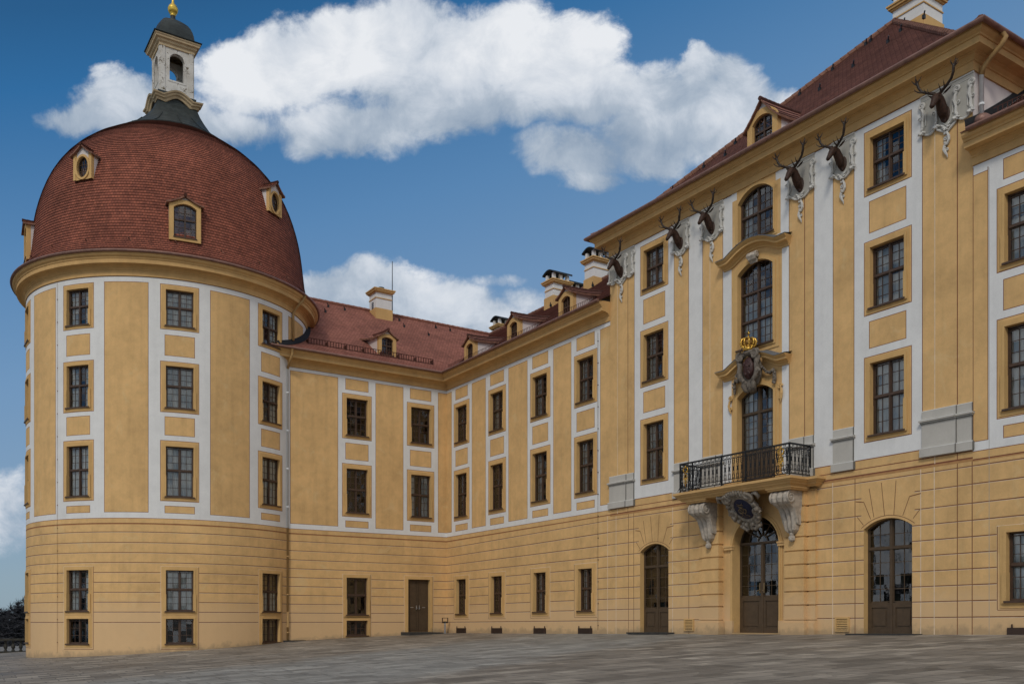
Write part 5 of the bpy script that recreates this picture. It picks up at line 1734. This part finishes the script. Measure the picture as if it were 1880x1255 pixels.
    for (y0, y1, d) in ((26.10, 26.97, .27), (22.01, 22.88, .27), (26.97, 27.33, .10), (21.65, 22.01, .10)):
        zz = [-.09] + [z for z in lines if z > 0] + [4.50]
        pr.box(A - d + .05, A, y0 + .04, y1 - .04, -1, 4.47, 0)
        for a, b in zip(zz, zz[1:]): pr.box(A - d, A + .0, y0, y1, a + .026, b - .026, 0)
        pr.box(A - d - .09, A, y0 - (.09 if d > .2 else .0), y1 + (.09 if d > .2 else 0), -1, -.16, 0)
        pr.box(A - d - .045, A, y0 - (.045 if d > .2 else 0), y1 + (.045 if d > .2 else 0), -.16, -.09, 0)
    for s in (-1, 1):                                      # imposts of the arch
        yc = BC + s * 1.32
        pr.box(A - .10, A + .02, yc - .21, yc + .21, 2.62, 2.72, 0); pr.box(A - .13, A + .02, yc - .23, yc + .23, 2.72, 2.78, 0)
        pr.box(A - .07, A + .02, yc - .2, yc + .2, -1, -.10, 0)
    pr.map(lambda x, y, z: (x, y, z + dzE(BC)))
    build(pr, 'portal_pier', ['yellow'], root)
    for (y0, y1) in ((27.69, 28.25), (20.31, 20.88)):
        v = MB()
        for (a, b, c_, d_) in ((y0, y1, -.50, -.44), (y0, y1, -.06, .0), (y0, y0 + .06, -.44, -.06), (y1 - .06, y1, -.44, -.06)): v.box(A - .05, A, a, b, c_, d_)
        for k in range(6): v.poly([(A - .045, y0 + .06, -.42 + k * .06), (A - .045, y1 - .06, -.42 + k * .06), (A - .01, y1 - .06, -.375 + k * .06), (A - .01, y0 + .06, -.375 + k * .06)])
        v.poly([(A - .006, y0, -.5), (A - .006, y1, -.5), (A - .006, y1, 0), (A - .006, y0, 0)], 1)
        v.map(lambda x, y, z: (x, y, z + dzE(y)))
        build(v, 'vent_grille', ['trim', 'room'], root)
    # cornice, gutter, roof
    PATH = [(45, 33.01), (A, 33.01), (A, 15.97), (45, 15.97)]
    zf = lambda p: dzE(p[1])
    c = MB(); sweep(c, PROF_CORP, PATH, z_of=zf); build(c, 'cornice', 'cornice', root)
    g = MB(); sweep(g, circ(.78, 17.19, .08, 10), PATH, z_of=zf, closedprof=True); build(g, 'gutter', 'copper', root, True)
    r = MB()
    mid = (33.01 + 15.97) / 2
    tiled(r, ROOF_P, lambda s: min(33.01 - s, 33.75) if s < 8.52 else mid, lambda s: 15.97 + s, lambda s, u, z: (A + s, u, z + dzE(u)))
    tiled(r, ROOF_P, lambda s: A + s, lambda s: 46.0, lambda s, u, z: (u, 15.97 + s, z + dzE(15.97 + s)))
    tiled(r, ROOF_P, lambda s: A + s, lambda s: 46.0, lambda s, u, z: (u, 33.01 - s, z + dzE(33.01 - s)))
    ro = build(r, 'roof', 'tile_brown', root)

    def sub(mb, name, mats, par=ro, smooth=False):
        k = bpy.data.objects.new(name, mb.mesh(name, mats, smooth)); COL.objects.link(k); k.parent = par; return k
    q = MB()
    for yy, sg in ((15.97, 1), (33.01, -1)):
        ridge_run(q, [(A + s, yy + sg * s, roofz(s, ROOF_P) + .05 + dzE(yy + sg * s)) for s in (-.6, .35, 1.5, 3.2, 5.0, 6.8, 8.5)], .12, .36)
    ridge_run(q, [(A + 8.5, mid, 25.33 + dzE(mid)), (46, mid, 25.33 + dzE(mid))], .13)
    sub(q, 'ridge_tiles', ['ridgeb'])
    hooks(ro, [(A + s, y, roofz(s, ROOF_P) + .03 + dzE(y)) for (s, y) in [(1.7 + .95 * k, 33.01 - (1.7 + .95 * k) - .55) for k in range(7)] + [(2.6 + .6 * k, 28.5 - 1.15 * k) for k in range(8)] + [(7.0, 23.0), (6.2, 22.6), (7.5, 24.9)]])
    dormer(root, (A + .50, BC + .1, 17.86 + dzE(BC)), -pi / 2, 1.50, .88, 1.70, .98, 1.06, .26, .10, 2.3, 'tile_brown', .10)
    chimney(root, 36.0, 37.35, 23.4, 24.85, 24.2, 25.35, 26.2)
    dp = MB(); zq = dzE(16)
    dp.tube([(A + .25, 15.20, 17.12 + zq), (A + .28, 15.12, 16.98 + zq), (A + .28, 15.25, 16.80 + zq), (A + .28, 15.55, 16.62 + zq), (A + .28, 15.80, 16.42 + zq), (A + .28, 15.86, 16.2 + zq)], .075, 8, 0)
    dp.tube([(A + .28, 15.86, 16.22 + zq), (A + .28, 15.86, 14.5 + zq)], .07, 8, 1)
    dp.tube([(A + .28, 15.86, 15.3 + zq), (A + .28, 15.86, 15.36 + zq)], .085, 8, 1)
    build(dp, 'downpipe', ['pipe_y', 'pipe_w'], root, True)
    # hoods of the middle bay
    pediment(root, 13.42, 'upper')
    pediment(root, 9.15, 'lower', gap=.3)
    ks = MB()                                              # keystone scroll under the upper hood
    for v in range(5):
        y = BC - .14 + .07 * v
        ks.tube([(A - .06, y, 13.62), (A - .20, y, 13.60), (A - .25, y, 13.50), (A - .20, y, 13.40), (A - .12, y, 13.34), (A - .10, y, 13.26)], [.05, .06, .06, .06, .05, .03], 6)
    for s in (-1, 1):
        ks.tube(spiral((A - .17, 13.52), .11, 1.4, lambda cc, p, q: (cc[0] + p, BC + s * .2, cc[1] + q), start=pi / 2), .035, 6)
    ks.map(lambda x, y, z: (x, y, z + dzE(BC))); build(ks, 'keystone', 'stone', root)
    for s in (-1, 1):                                      # scroll ears beside the balcony door
        e = MB(); y = BC + s * 1.2
        pl = lambda cc, p, q: (A - .06, cc[0] + s * p, cc[1] + q)
        e.tube(spiral((y, 8.42), .10, 1.4, pl), .035, 6); e.tube([(A - .06, y + s * .06, 8.35), (A - .08, y + s * .09, 8.15), (A - .06, y + s * .05, 7.98), (A - .05, y, 7.85)], [.04, .05, .045, .02], 6)
        e.tube(spiral((y, 8.02), .07, 1.2, pl), .028, 6)
        e.map(lambda x, y_, z: (x, y_, z + dzE(BC))); build(e, 'scroll_ornament', 'trim', root)
    for (a, b, n) in STRIPS: capital(root, a, b, n)
    for (a, b, n) in STRIPS:                               # stepped plinths under the pilasters
        q = MB(); zq = dzE((a + b) / 2); e = .05
        parts = [(a, b)] if n == 1 and b - a < .9 else [(a, a + (b - a) * (.30 if a > 22 or n == 3 else .36)), (a + (b - a) * (.30 if a > 22 or n == 3 else .36), b)]
        for i, (c0, c1) in enumerate(parts):
            pd = .03 if i == len(parts) - 1 and i > 0 else .0
            q.box(A - .085 - pd, A, c0 - (e if i == 0 else 0), c1 + (e if i == len(parts) - 1 else 0), 4.96 + zq, 5.235 + zq)
            q.box(A - .035 - pd, A, c0, c1, 5.235 + zq, 6.0 + zq)
            q.box(A - .075 - pd, A, c0 - (.03 if i == 0 else 0), c1 + (.03 if i == len(parts) - 1 else 0), 6.0 + zq, 6.05 + zq)
            q.box(A - .125 - pd, A, c0 - (.06 if i == 0 else 0), c1 + (.06 if i == len(parts) - 1 else 0), 6.05 + zq, 6.11 + zq)
            q.box(A - .03 - pd, A, c0, c1, 6.11 + zq, 6.40 + zq)
            f0, f1 = c0 - (e if i == 0 else 0), c1 + (e if i == len(parts) - 1 else 0)
            q.box(A - .088 - pd, A, f0, f1, 5.215 + zq, 5.237 + zq, 1)                       # painted trompe-l'oeil: light edges and dark shade lines
            q.box(A - .128 - pd, A, f0 - .01, f1 + .01, 6.098 + zq, 6.112 + zq, 1)
            q.box(A - .033 - pd, A, c0, c1, 6.38 + zq, 6.402 + zq, 1)
            q.box(A - .088 - pd, A, f0 - .003, f0 + .016, 4.96 + zq, 5.21 + zq, 2)
            q.box(A - .038 - pd, A, c0 - .003, c0 + .016, 5.24 + zq, 6.0 + zq, 2)
            q.box(A - .033 - pd, A, c0 - .003, c0 + .014, 6.112 + zq, 6.38 + zq, 2)
            q.box(A - .078 - pd, A, f0 + .02, f1 - .02, 5.992 + zq, 6.004 + zq, 2)
        build(q, 'plinth', ['grey', 'lightline', 'lineg'], root)
    # ---- coat of arms
    cx, cy = A - .36, BC - .02
    m = MB()
    m.ball((A - .22, cy, 9.18), .20, .46, .66, 16)
    for s in (-1, 1):
        Pn = lambda p, q, d: (A - d, cy + s * p, q)
        m.tube([Pn(.08, 9.80, .42), Pn(.30, 9.78, .44), Pn(.44, 9.60, .42), Pn(.40, 9.38, .44), Pn(.44, 9.16, .44), Pn(.38, 8.96, .42), Pn(.24, 8.82, .40), Pn(.10, 8.74, .38)], [.06, .10, .12, .09, .11, .10, .09, .06], 8)
        m.tube(spiral((0, 0), .17, 1.6, lambda cc, p, q: Pn(.36 + p, 9.72 + q, .50), start=pi * .6, flip=-1), [.06] * 14 + [.045] * 13, 7)
        m.tube(spiral((0, 0), .13, 1.4, lambda cc, p, q: Pn(.45 + p, 9.05 + q, .46), start=0, flip=1), [.05] * 14 + [.035] * 13, 7)
        m.tube([Pn(.2, 8.84, .40), Pn(.24, 8.66, .42), Pn(.20, 8.50, .34), Pn(.12, 8.42, .26)], [.08, .10, .09, .05], 8)
        m.tube([Pn(.3, 9.86, .4), Pn(.42, 9.88, .42), Pn(.52, 9.76, .40)], [.06, .08, .03], 7)
    m.loft([((A - .20, cy, 8.86), (0, .20, 0), (.18, 0, 0)), ((A - .26, cy, 8.70), (0, .22, 0), (.19, 0, 0)), ((A - .24, cy, 8.52), (0, .20, 0), (.15, 0, 0)), ((A - .16, cy, 8.40), (0, .14, 0), (.1, 0, 0))], 12)
    m.ball((A - .40, cy, 9.86), .17, .27, .12, 12)
    for k in range(7): m.ball((A - .46, cy - .24 + .08 * k, 9.80), .05, n=6)
    for s in (-1, 1):                                      # garlands
        pts = [(A - .22, cy + s * .45, 9.30), (A - .16, cy + s * .62, 9.06), (A - .13, cy + s * .78, 8.98), (A - .12, cy + s * .93, 9.08), (A - .11, cy + s * .98, 8.95), (A - .10, cy + s * .98, 8.72), (A - .10, cy + s * .96, 8.56)]
        m.tube(pts, [.04, .055, .07, .06, .055, .065, .03], 7)
        for a, b in zip(pts, pts[1:]):
            for k in range(3):
                t = (k + .5) / 3
                m.ball((a[0] + (b[0] - a[0]) * t - .05, a[1] + (b[1] - a[1]) * t + random.uniform(-.05, .05), a[2] + (b[2] - a[2]) * t + random.uniform(-.04, .02)), random.uniform(.035, .06), n=6)
    dzb = dzE(BC)
    m.map(lambda x, y, z: (x, y, z + dzb))
    arms = build(m, 'coat_of_arms', 'stoned', root, True)
    sh = MB(); sh.ball((A - .40, cy, 9.28), .15, .27, .42, 14)
    for k in range(10): sh.ball((A - .50, cy + random.uniform(-.16, .16), 9.28 + random.uniform(-.26, .28)), .07, .05, .08, 6)
    sh.map(lambda x, y, z: (x, y, z + dzb)); sub(sh, 'shield', ['shield'], arms, True)
    cr = crown((A - .42, cy, 9.92), 1.12); cr.map(lambda x, y, z: (x, y, z + dzb)); sub(cr, 'crown', ['gold', 'darkgold'], arms, True)
    # ---- balcony
    b = MB()
    ys0, ys1 = 21.86, 27.34
    prof = [(-.9, 4.56), (-.06, 4.57), (-.02, 4.62), (.04, 4.66), (.05, 4.70), (.10, 4.73), (.14, 4.78), (.18, 4.80), (.18, 4.885), (-.1, 4.92)]
    sweep(b, prof, [(A + .2, ys1), (A - 1.16, ys1), (A - 1.16, ys0), (A + .2, ys0)])
    sweep(b, prof[1:], [(A + .2, ys1 + .40), (A - .30, ys1 + .40), (A - .30, ys0 - .40), (A + .2, ys0 - .40)])
    b.poly([(A, ys1 + .5, 4.905), (A - .25, ys1 + .5, 4.905), (A - .25, ys0 - .5, 4.905), (A, ys0 - .5, 4.905)])
    b.poly([(A, ys1, 4.925), (A - 1.2, ys1, 4.925), (A - 1.2, ys0, 4.925), (A, ys0, 4.925)])
    for c in (26.53, 22.45):
        b.box(A - 1.05, A, c - .52, c + .52, 4.46, 4.575); b.box(A - 1.10, A, c - .57, c + .57, 4.52, 4.572)
    b.map(lambda x, y, z: (x, y, z + dzb))
    bal = build(b, 'balcony', ['cornice'], root)
    for c in (26.53, 22.45): sub(console(root, c), 'console', ['stone'], bal, False)
    ca_, cb_, cg_ = cartouche()
    sub(ca_, 'cartouche', ['shell'], bal, True); sub(cb_, 'blue_shield', ['blue'], bal, True); sub(cg_, 'gilded_cypher', ['brass'], bal, True)
    # railing
    rl = MB(); xo = A - 1.14; z0, z1 = 4.95, 6.03

    def bar(p, q, t=.012):
        rl.tube([p, q], t * 1.3, 4)

    def run(p, q):
        p, q = Vector(p), Vector(q); L = (q - p).length; d = (q - p) / L
        for z, t in ((z1, .028), (z1 - .15, .014), (z0 + .05, .018), (z0 + .17, .012)): bar(p + Vector((0, 0, z)), q + Vector((0, 0, z)), t)
        n = max(2, round(L / .205))
        for k in range(n):
            u = L * (k + .5) / n; w = L / n
            at = lambda du, z: p + d * (u + du) + Vector((0, 0, z))
            for s in (-1, 1):
                bar(at(s * .050, z0 + .17), at(s * .050, z0 + .36), .010)
                bar(at(s * .030, z0 + .36), at(s * .030, z1 - .34), .009)
                bar(at(s * .055, z1 - .34), at(s * .055, z1 - .15), .010)
            for z in (z0 + .20, z0 + .36, z0 + .48, z1 - .46, z1 - .34): bar(at(-.055, z), at(.055, z), .010)
            rl.tube([at(.045 * cos(2 * pi * j / 8), z0 + .28 + .045 * sin(2 * pi * j / 8)) for j in range(9)], .009, 4)
            rl.tube([at(.04 * cos(2 * pi * j / 8), z1 - .25 + .045 * sin(2 * pi * j / 8)) for j in range(9)], .009, 4)
            rl.tube([at(w * .36 * cos(2 * pi * j / 10), z1 - .075 + .05 * sin(2 * pi * j / 10)) for j in range(11)], .009, 4)
            rl.tube([at(w * .5 + .03 * cos(2 * pi * j / 8), z1 - .075 + .04 * sin(2 * pi * j / 8)) for j in range(9)], .008, 4)
            for s in (-1, 1): rl.tube([at(s * .045, z0 + .17), at(s * .02, z0 + .10), at(0, z0 + .06)], .008, 4)
            bar(at(0, z0 + .48), at(0, z1 - .46), .013)
            rl.ball(at(0, (z0 + z1) / 2 + .02), .022, n=6)
    ya, yb = 21.90, 27.30
    run((xo, yb, 0), (xo, ya, 0)); run((xo, ya, 0), (A, ya, 0)); run((xo, yb, 0), (A, yb, 0))
    for (x, y) in ((xo, ya), (xo, yb), (A - .05, ya), (A - .05, yb), (xo, 26.62), (xo, 22.58), (xo, 23.9), (xo, 25.1)):
        rl.box(x - .022, x + .022, y - .022, y + .022, z0 - .04, z1 + .03)
        rl.tube([(x, y, z0 + .18), (x - .14 if x < A - .5 else x, y, z0 + .0)], .012, 4)
    rl.map(lambda x, y, z: (x, y, z + dzb))
    sub(rl, 'railing', ['iron'], bal)
    for y in (26.96, 22.24):                               # gilded badges in scrolled end panels
        gm = MB(); x = xo - .045
        for j in range(18):
            a = 2 * pi * j / 18
            gm.ball((x, y + .115 * cos(a), 5.42 + .19 * sin(a)), .014, .017, .022, 6)
        for s in (-1, 1):
            gm.tube([(x, y + s * .02, 5.58), (x, y + s * .09, 5.46), (x, y - s * .05, 5.36), (x, y + s * .07, 5.26)], .014, 5)
            gm.tube(spiral((y, 5.40), .075, 1.2, lambda cc, p, q: (x, cc[0] + s * (p + .02), cc[1] + q)), .014, 5)
            gm.tube([(x, y + s * .05, 5.68), (x, y + s * .13, 5.76), (x, y + s * .10, 5.85), (x, y, 5.86)], [.014, .02, .02, .014], 6)
        gm.ball((x, y, 5.90), .035, n=6); gm.tube([(x, y - .11, 5.68), (x, y, 5.66), (x, y + .11, 5.68)], .02, 6)
        gm.tube([(x, y, 5.2), (x, y, 5.12)], [.03, .01], 5)
        gm.map(lambda x, y, z: (x, y, z + dzb)); sub(gm, 'gilded_badge', ['gold'], bal, True)
        sc = MB()
        for s in (-1, 1):
            for (zz, fl) in ((5.72, 1), (5.12, -1)):
                sc.tube(spiral((y, zz), .12, 1.4, lambda cc, p, q: (xo - .01, cc[0] + s * (p * .8 + .17), cc[1] + q), start=-pi / 2 * fl, flip=fl), .014, 4)
            sc.tube([(xo - .01, y + s * .24, 5.05), (xo - .01, y + s * .27, 5.4), (xo - .01, y + s * .22, 5.75)], .013, 4)
        for zz in (5.0, 5.3, 5.6, 5.85): sc.tube([(xo, y - .3, zz), (xo, y + .3, zz)], .010, 4)
        sc.map(lambda x, y, z: (x, y, z + dzb)); sub(sc, 'scroll_panel', ['iron'], bal)


make_pavilion()


# ================================================================== STAG HEADS
def stag_meshes():
    h = MB()
    V = Vector
    # neck rises from a pointed mount on the wall, bends over the poll and runs down to the muzzle; local -y is out of the wall
    sec = [((0, -.03, -.40), .05, (0, .3, .95), .03), ((0, -.09, -.30), .12, (0, .2, .97), .07), ((0, -.14, -.16), .165, (0, .1, 1), .12), ((0, -.19, -.02), .18, (0, -.1, 1), .16), ((0, -.26, .12), .165, (0, -.35, .93), .165),
           ((0, -.36, .25), .155, (0, -.75, .66), .165), ((0, -.47, .29), .15, (0, -1, .0), .155), ((0, -.58, .23), .135, (0, -.82, -.57), .14), ((0, -.67, .11), .11, (0, -.68, -.73), .115), ((0, -.75, -.02), .09, (0, -.64, -.77), .09),
           ((0, -.81, -.11), .085, (0, -.64, -.77), .08), ((0, -.845, -.165), .05, (0, -.64, -.77), .05)]
    S = []
    for c, ra, t, rb in sec:
        t = V(t).normalized(); a = V((1, 0, 0)); b = t.cross(a).normalized()
        S.append((c, a * ra, b * rb))
    h.loft(S, 16)
    for s in (-1, 1):
        h.loft([((s * .13, -.38, .36), (.03, 0, 0), (0, .03, .02)), ((s * .24, -.36, .43), (.02, .0, .03), (0, .055, 0)), ((s * .34, -.34, .50), (.015, 0, .02), (0, .05, 0)), ((s * .42, -.33, .57), (.005, 0, .005), (0, .008, 0))], 8)
        h.ball((s * .125, -.60, .27), .03, .04, .03, 8)
        h.ball((s * .045, -.86, -.13), .018, .02, .015, 6)
        h.ball((s * .10, -.52, .36), .06, .07, .04, 8)
    for k in range(9):                                      # shaggy neck
        a = (k - 4) * .3
        h.tube([(.14 * sin(a), -.16 - .10 * cos(a), .06), (.15 * sin(a), -.15 - .08 * cos(a), -.10), (.09 * sin(a), -.10 - .06 * cos(a), -.30)], [.04, .045, .012], 5)
    h.loft([((0, .02, -.14), (.19, 0, 0), (0, 0, .30)), ((0, -.05, -.14), (.17, 0, 0), (0, 0, .27))], 16)
    head = h.mesh('head', ['deer'], True)
    ants = []
    for s in (-1, 1):
        m = MB()
        zq = lambda z: .40 + (z - .40) * .78
        beam = [(.07, -.44, .40), (.15, -.42, .52), (.33, -.46, .62), (.52, -.53, .76), (.61, -.58, .94), (.64, -.61, 1.12), (.66, -.62, 1.26)]
        m.tube([(s * x, y, zq(z)) for x, y, z in beam], [.058, .052, .048, .045, .044, .046, .036], 7)
        m.ball((s * .075, -.44, .41), .07, .07, .04, 8)

        def tine(pts, r0): m.tube([(s * x, y, zq(z)) for x, y, z in pts], [r0 * 1.25 * (1 - .85 * k / (len(pts) - 1)) for k in range(len(pts))], 6)
        tine([(.12, -.43, .47), (.17, -.58, .44), (.20, -.70, .50), (.20, -.76, .62)], .030)
        tine([(.22, -.44, .56), (.30, -.58, .54), (.34, -.68, .62), (.34, -.72, .72)], .026)
        tine([(.51, -.53, .74), (.60, -.65, .74), (.67, -.72, .82), (.69, -.73, .92)], .027)
        tine([(.64, -.61, 1.10), (.74, -.66, 1.20), (.82, -.68, 1.36)], .030)
        tine([(.65, -.62, 1.16), (.62, -.72, 1.26), (.62, -.78, 1.40)], .028)
        tine([(.66, -.62, 1.22), (.71, -.61, 1.38), (.71, -.59, 1.54)], .028)
        tine([(.65, -.62, 1.18), (.57, -.58, 1.32), (.52, -.56, 1.46)], .026)
        tine([(.65, -.62, 1.14), (.74, -.55, 1.26), (.78, -.52, 1.38)], .024)
        ants.append(m.mesh('antler', ['antler'], True))
    return head, ants


def make_stags():
    head, ants = stag_meshes()
    G = 'stag heads under the pavilion eaves'
    spots = [(32.22, 'carved stag head on the broad pilaster at the pavilion corner nearest the wing roof', .02, .93), (28.46, 'carved stag head just right of the upper left rectangular window', -.03, .92),
             (26.68, 'carved stag head just left of the tall arched top window', .03, .92), (22.36, 'carved stag head just right of the tall arched top window', .0, .95),
             (20.56, 'carved stag head just left of the upper right rectangular window', -.10, .90), (16.84, 'carved stag head on the broad pilaster beside the white downpipe', .04, .95)]
    for i, (y, lab, yaw, sc) in enumerate(spots):
        t = thing('stag_head', (A - .03, y, 15.50 + dzE(y)), lab, 'stag head', G)
        t.rotation_euler = (0, 0, -pi / 2 + yaw); t.scale = (sc * .95, sc * .95, sc * .95)
        for nm, me in (('head', head), ('antler', ants[0]), ('antler', ants[1])):
            o = bpy.data.objects.new(nm, me); COL.objects.link(o); o.parent = t


make_stags()


# ================================================================== SMALL THINGS ON THE TERRACE
def make_ashstand():
    z = ground_z(26.9, 47.5)
    t = thing('ash_stand', (26.65, 47.45, z), 'slim steel ash stand with a square frame top beside the brown door', 'ashtray')
    m = MB(); m.tube([(0, 0, 0), (0, 0, .62)], .055, 12); m.tube([(0, 0, 0), (0, 0, .02)], .16, 14)
    build2 = lambda mb, n, mats: (lambda o: (COL.objects.link(o), setattr(o, 'parent', t)))(bpy.data.objects.new(n, mb.mesh(n, mats)))
    build2(m, 'post', ['steel'])
    f = MB()
    for (a, b, c, d) in ((-.19, .19, .58, .61), (-.19, .19, .86, .89), (-.19, -.16, .61, .86), (.16, .19, .61, .86)): f.box(a, b, -.03, .03, c, d)
    build2(f, 'frame', ['brownmetal'])
    q = MB(); q.box(-.10, .10, -.06, .06, .60, .68); build2(q, 'ash_bowl', ['darkmetal'])


make_ashstand()


def make_balustrade():
    y = 66.0; x0, x1 = -20.0, 9.0
    z = ground_z(-3, y) + .0
    t = thing('terrace_balustrade', (x0, y, z), 'low dark stone balustrade at the terrace edge beside the round tower', 'balustrade')
    zz = ground_z(5, y)
    def part(mb, n): 
        o = bpy.data.objects.new(n, mb.mesh(n, ['baluster'])); COL.objects.link(o); o.parent = t; o.location = -Vector(t['base']); return o
    m = MB(); m.box(x0, x1, y - .18, y + .18, zz + .80, zz + .93); part(m, 'coping')
    m = MB(); m.box(x0, x1, y - .2, y + .2, zz - .6, zz + .14); part(m, 'plinth')
    m = MB(); m.lathe([(.10, .14), (.10, .2), (.06, .24), (.12, .40), (.10, .5), (.05, .62), (.09, .72), (.09, .80)], 0, 0, 10)
    me = m.mesh('baluster', ['baluster'])
    k = x0 + .3
    while k < x1:
        if k > -8:
            o = bpy.data.objects.new('baluster', me); COL.objects.link(o); o.parent = t; o.location = Vector((k, y, zz)) - Vector(t['base'])
        k += .42


make_balustrade()


def make_wood():
    random.seed(5)
    m = MB()
    for k in range(176):
        ang = rad(random.uniform(-30, 9) if k % 2 else random.uniform(-6, 9)); dist = random.uniform(150, 230)
        x, y = dist * sin(ang), dist * cos(ang)
        if k >= 150:                                          # nearer trees across the moat, outside the photo but mirrored in the panes
            x, y = random.uniform(-75, -42), random.uniform(40, 150)
        Hh = random.uniform(9.6, 11.2) + (1.2 if ang > rad(5.4) else 0) + (dist - 150) * .006
        Hh *= 1.55 if k >= 150 else 1
        m.tube([(x, y, -9.2), (x + .3, y, -9 + Hh * .5), (x + .2, y, -9 + Hh * .95)], [.28, .18, .03], 5, 0)
        for b in range(34):                                  # limbs and sprays of twigs
            t = random.uniform(.12, .97); a = random.uniform(0, 2 * pi); L = (1.15 - t) * Hh * random.uniform(.22, .36) + .5
            p = Vector((x, y, -9 + Hh * t)); q = p + Vector((cos(a) * L, sin(a) * L, L * random.uniform(.2, .8)))
            m.tube([p, q], [.05, .015], 3, 0, False)
            for s in range(30):
                u = random.random(); o = p + (q - p) * u
                d = Vector((random.gauss(0, 1), random.gauss(0, 1), random.gauss(.5, .8))).normalized() * random.uniform(.5, 1.5)
                w = d.orthogonal().normalized() * random.uniform(.04, .11)
                m.poly([o - w, o + w, o + d], 1)
    o = build(m, 'bare_woodland', ['bark', 'twig']); o['kind'] = 'stuff'


make_wood()
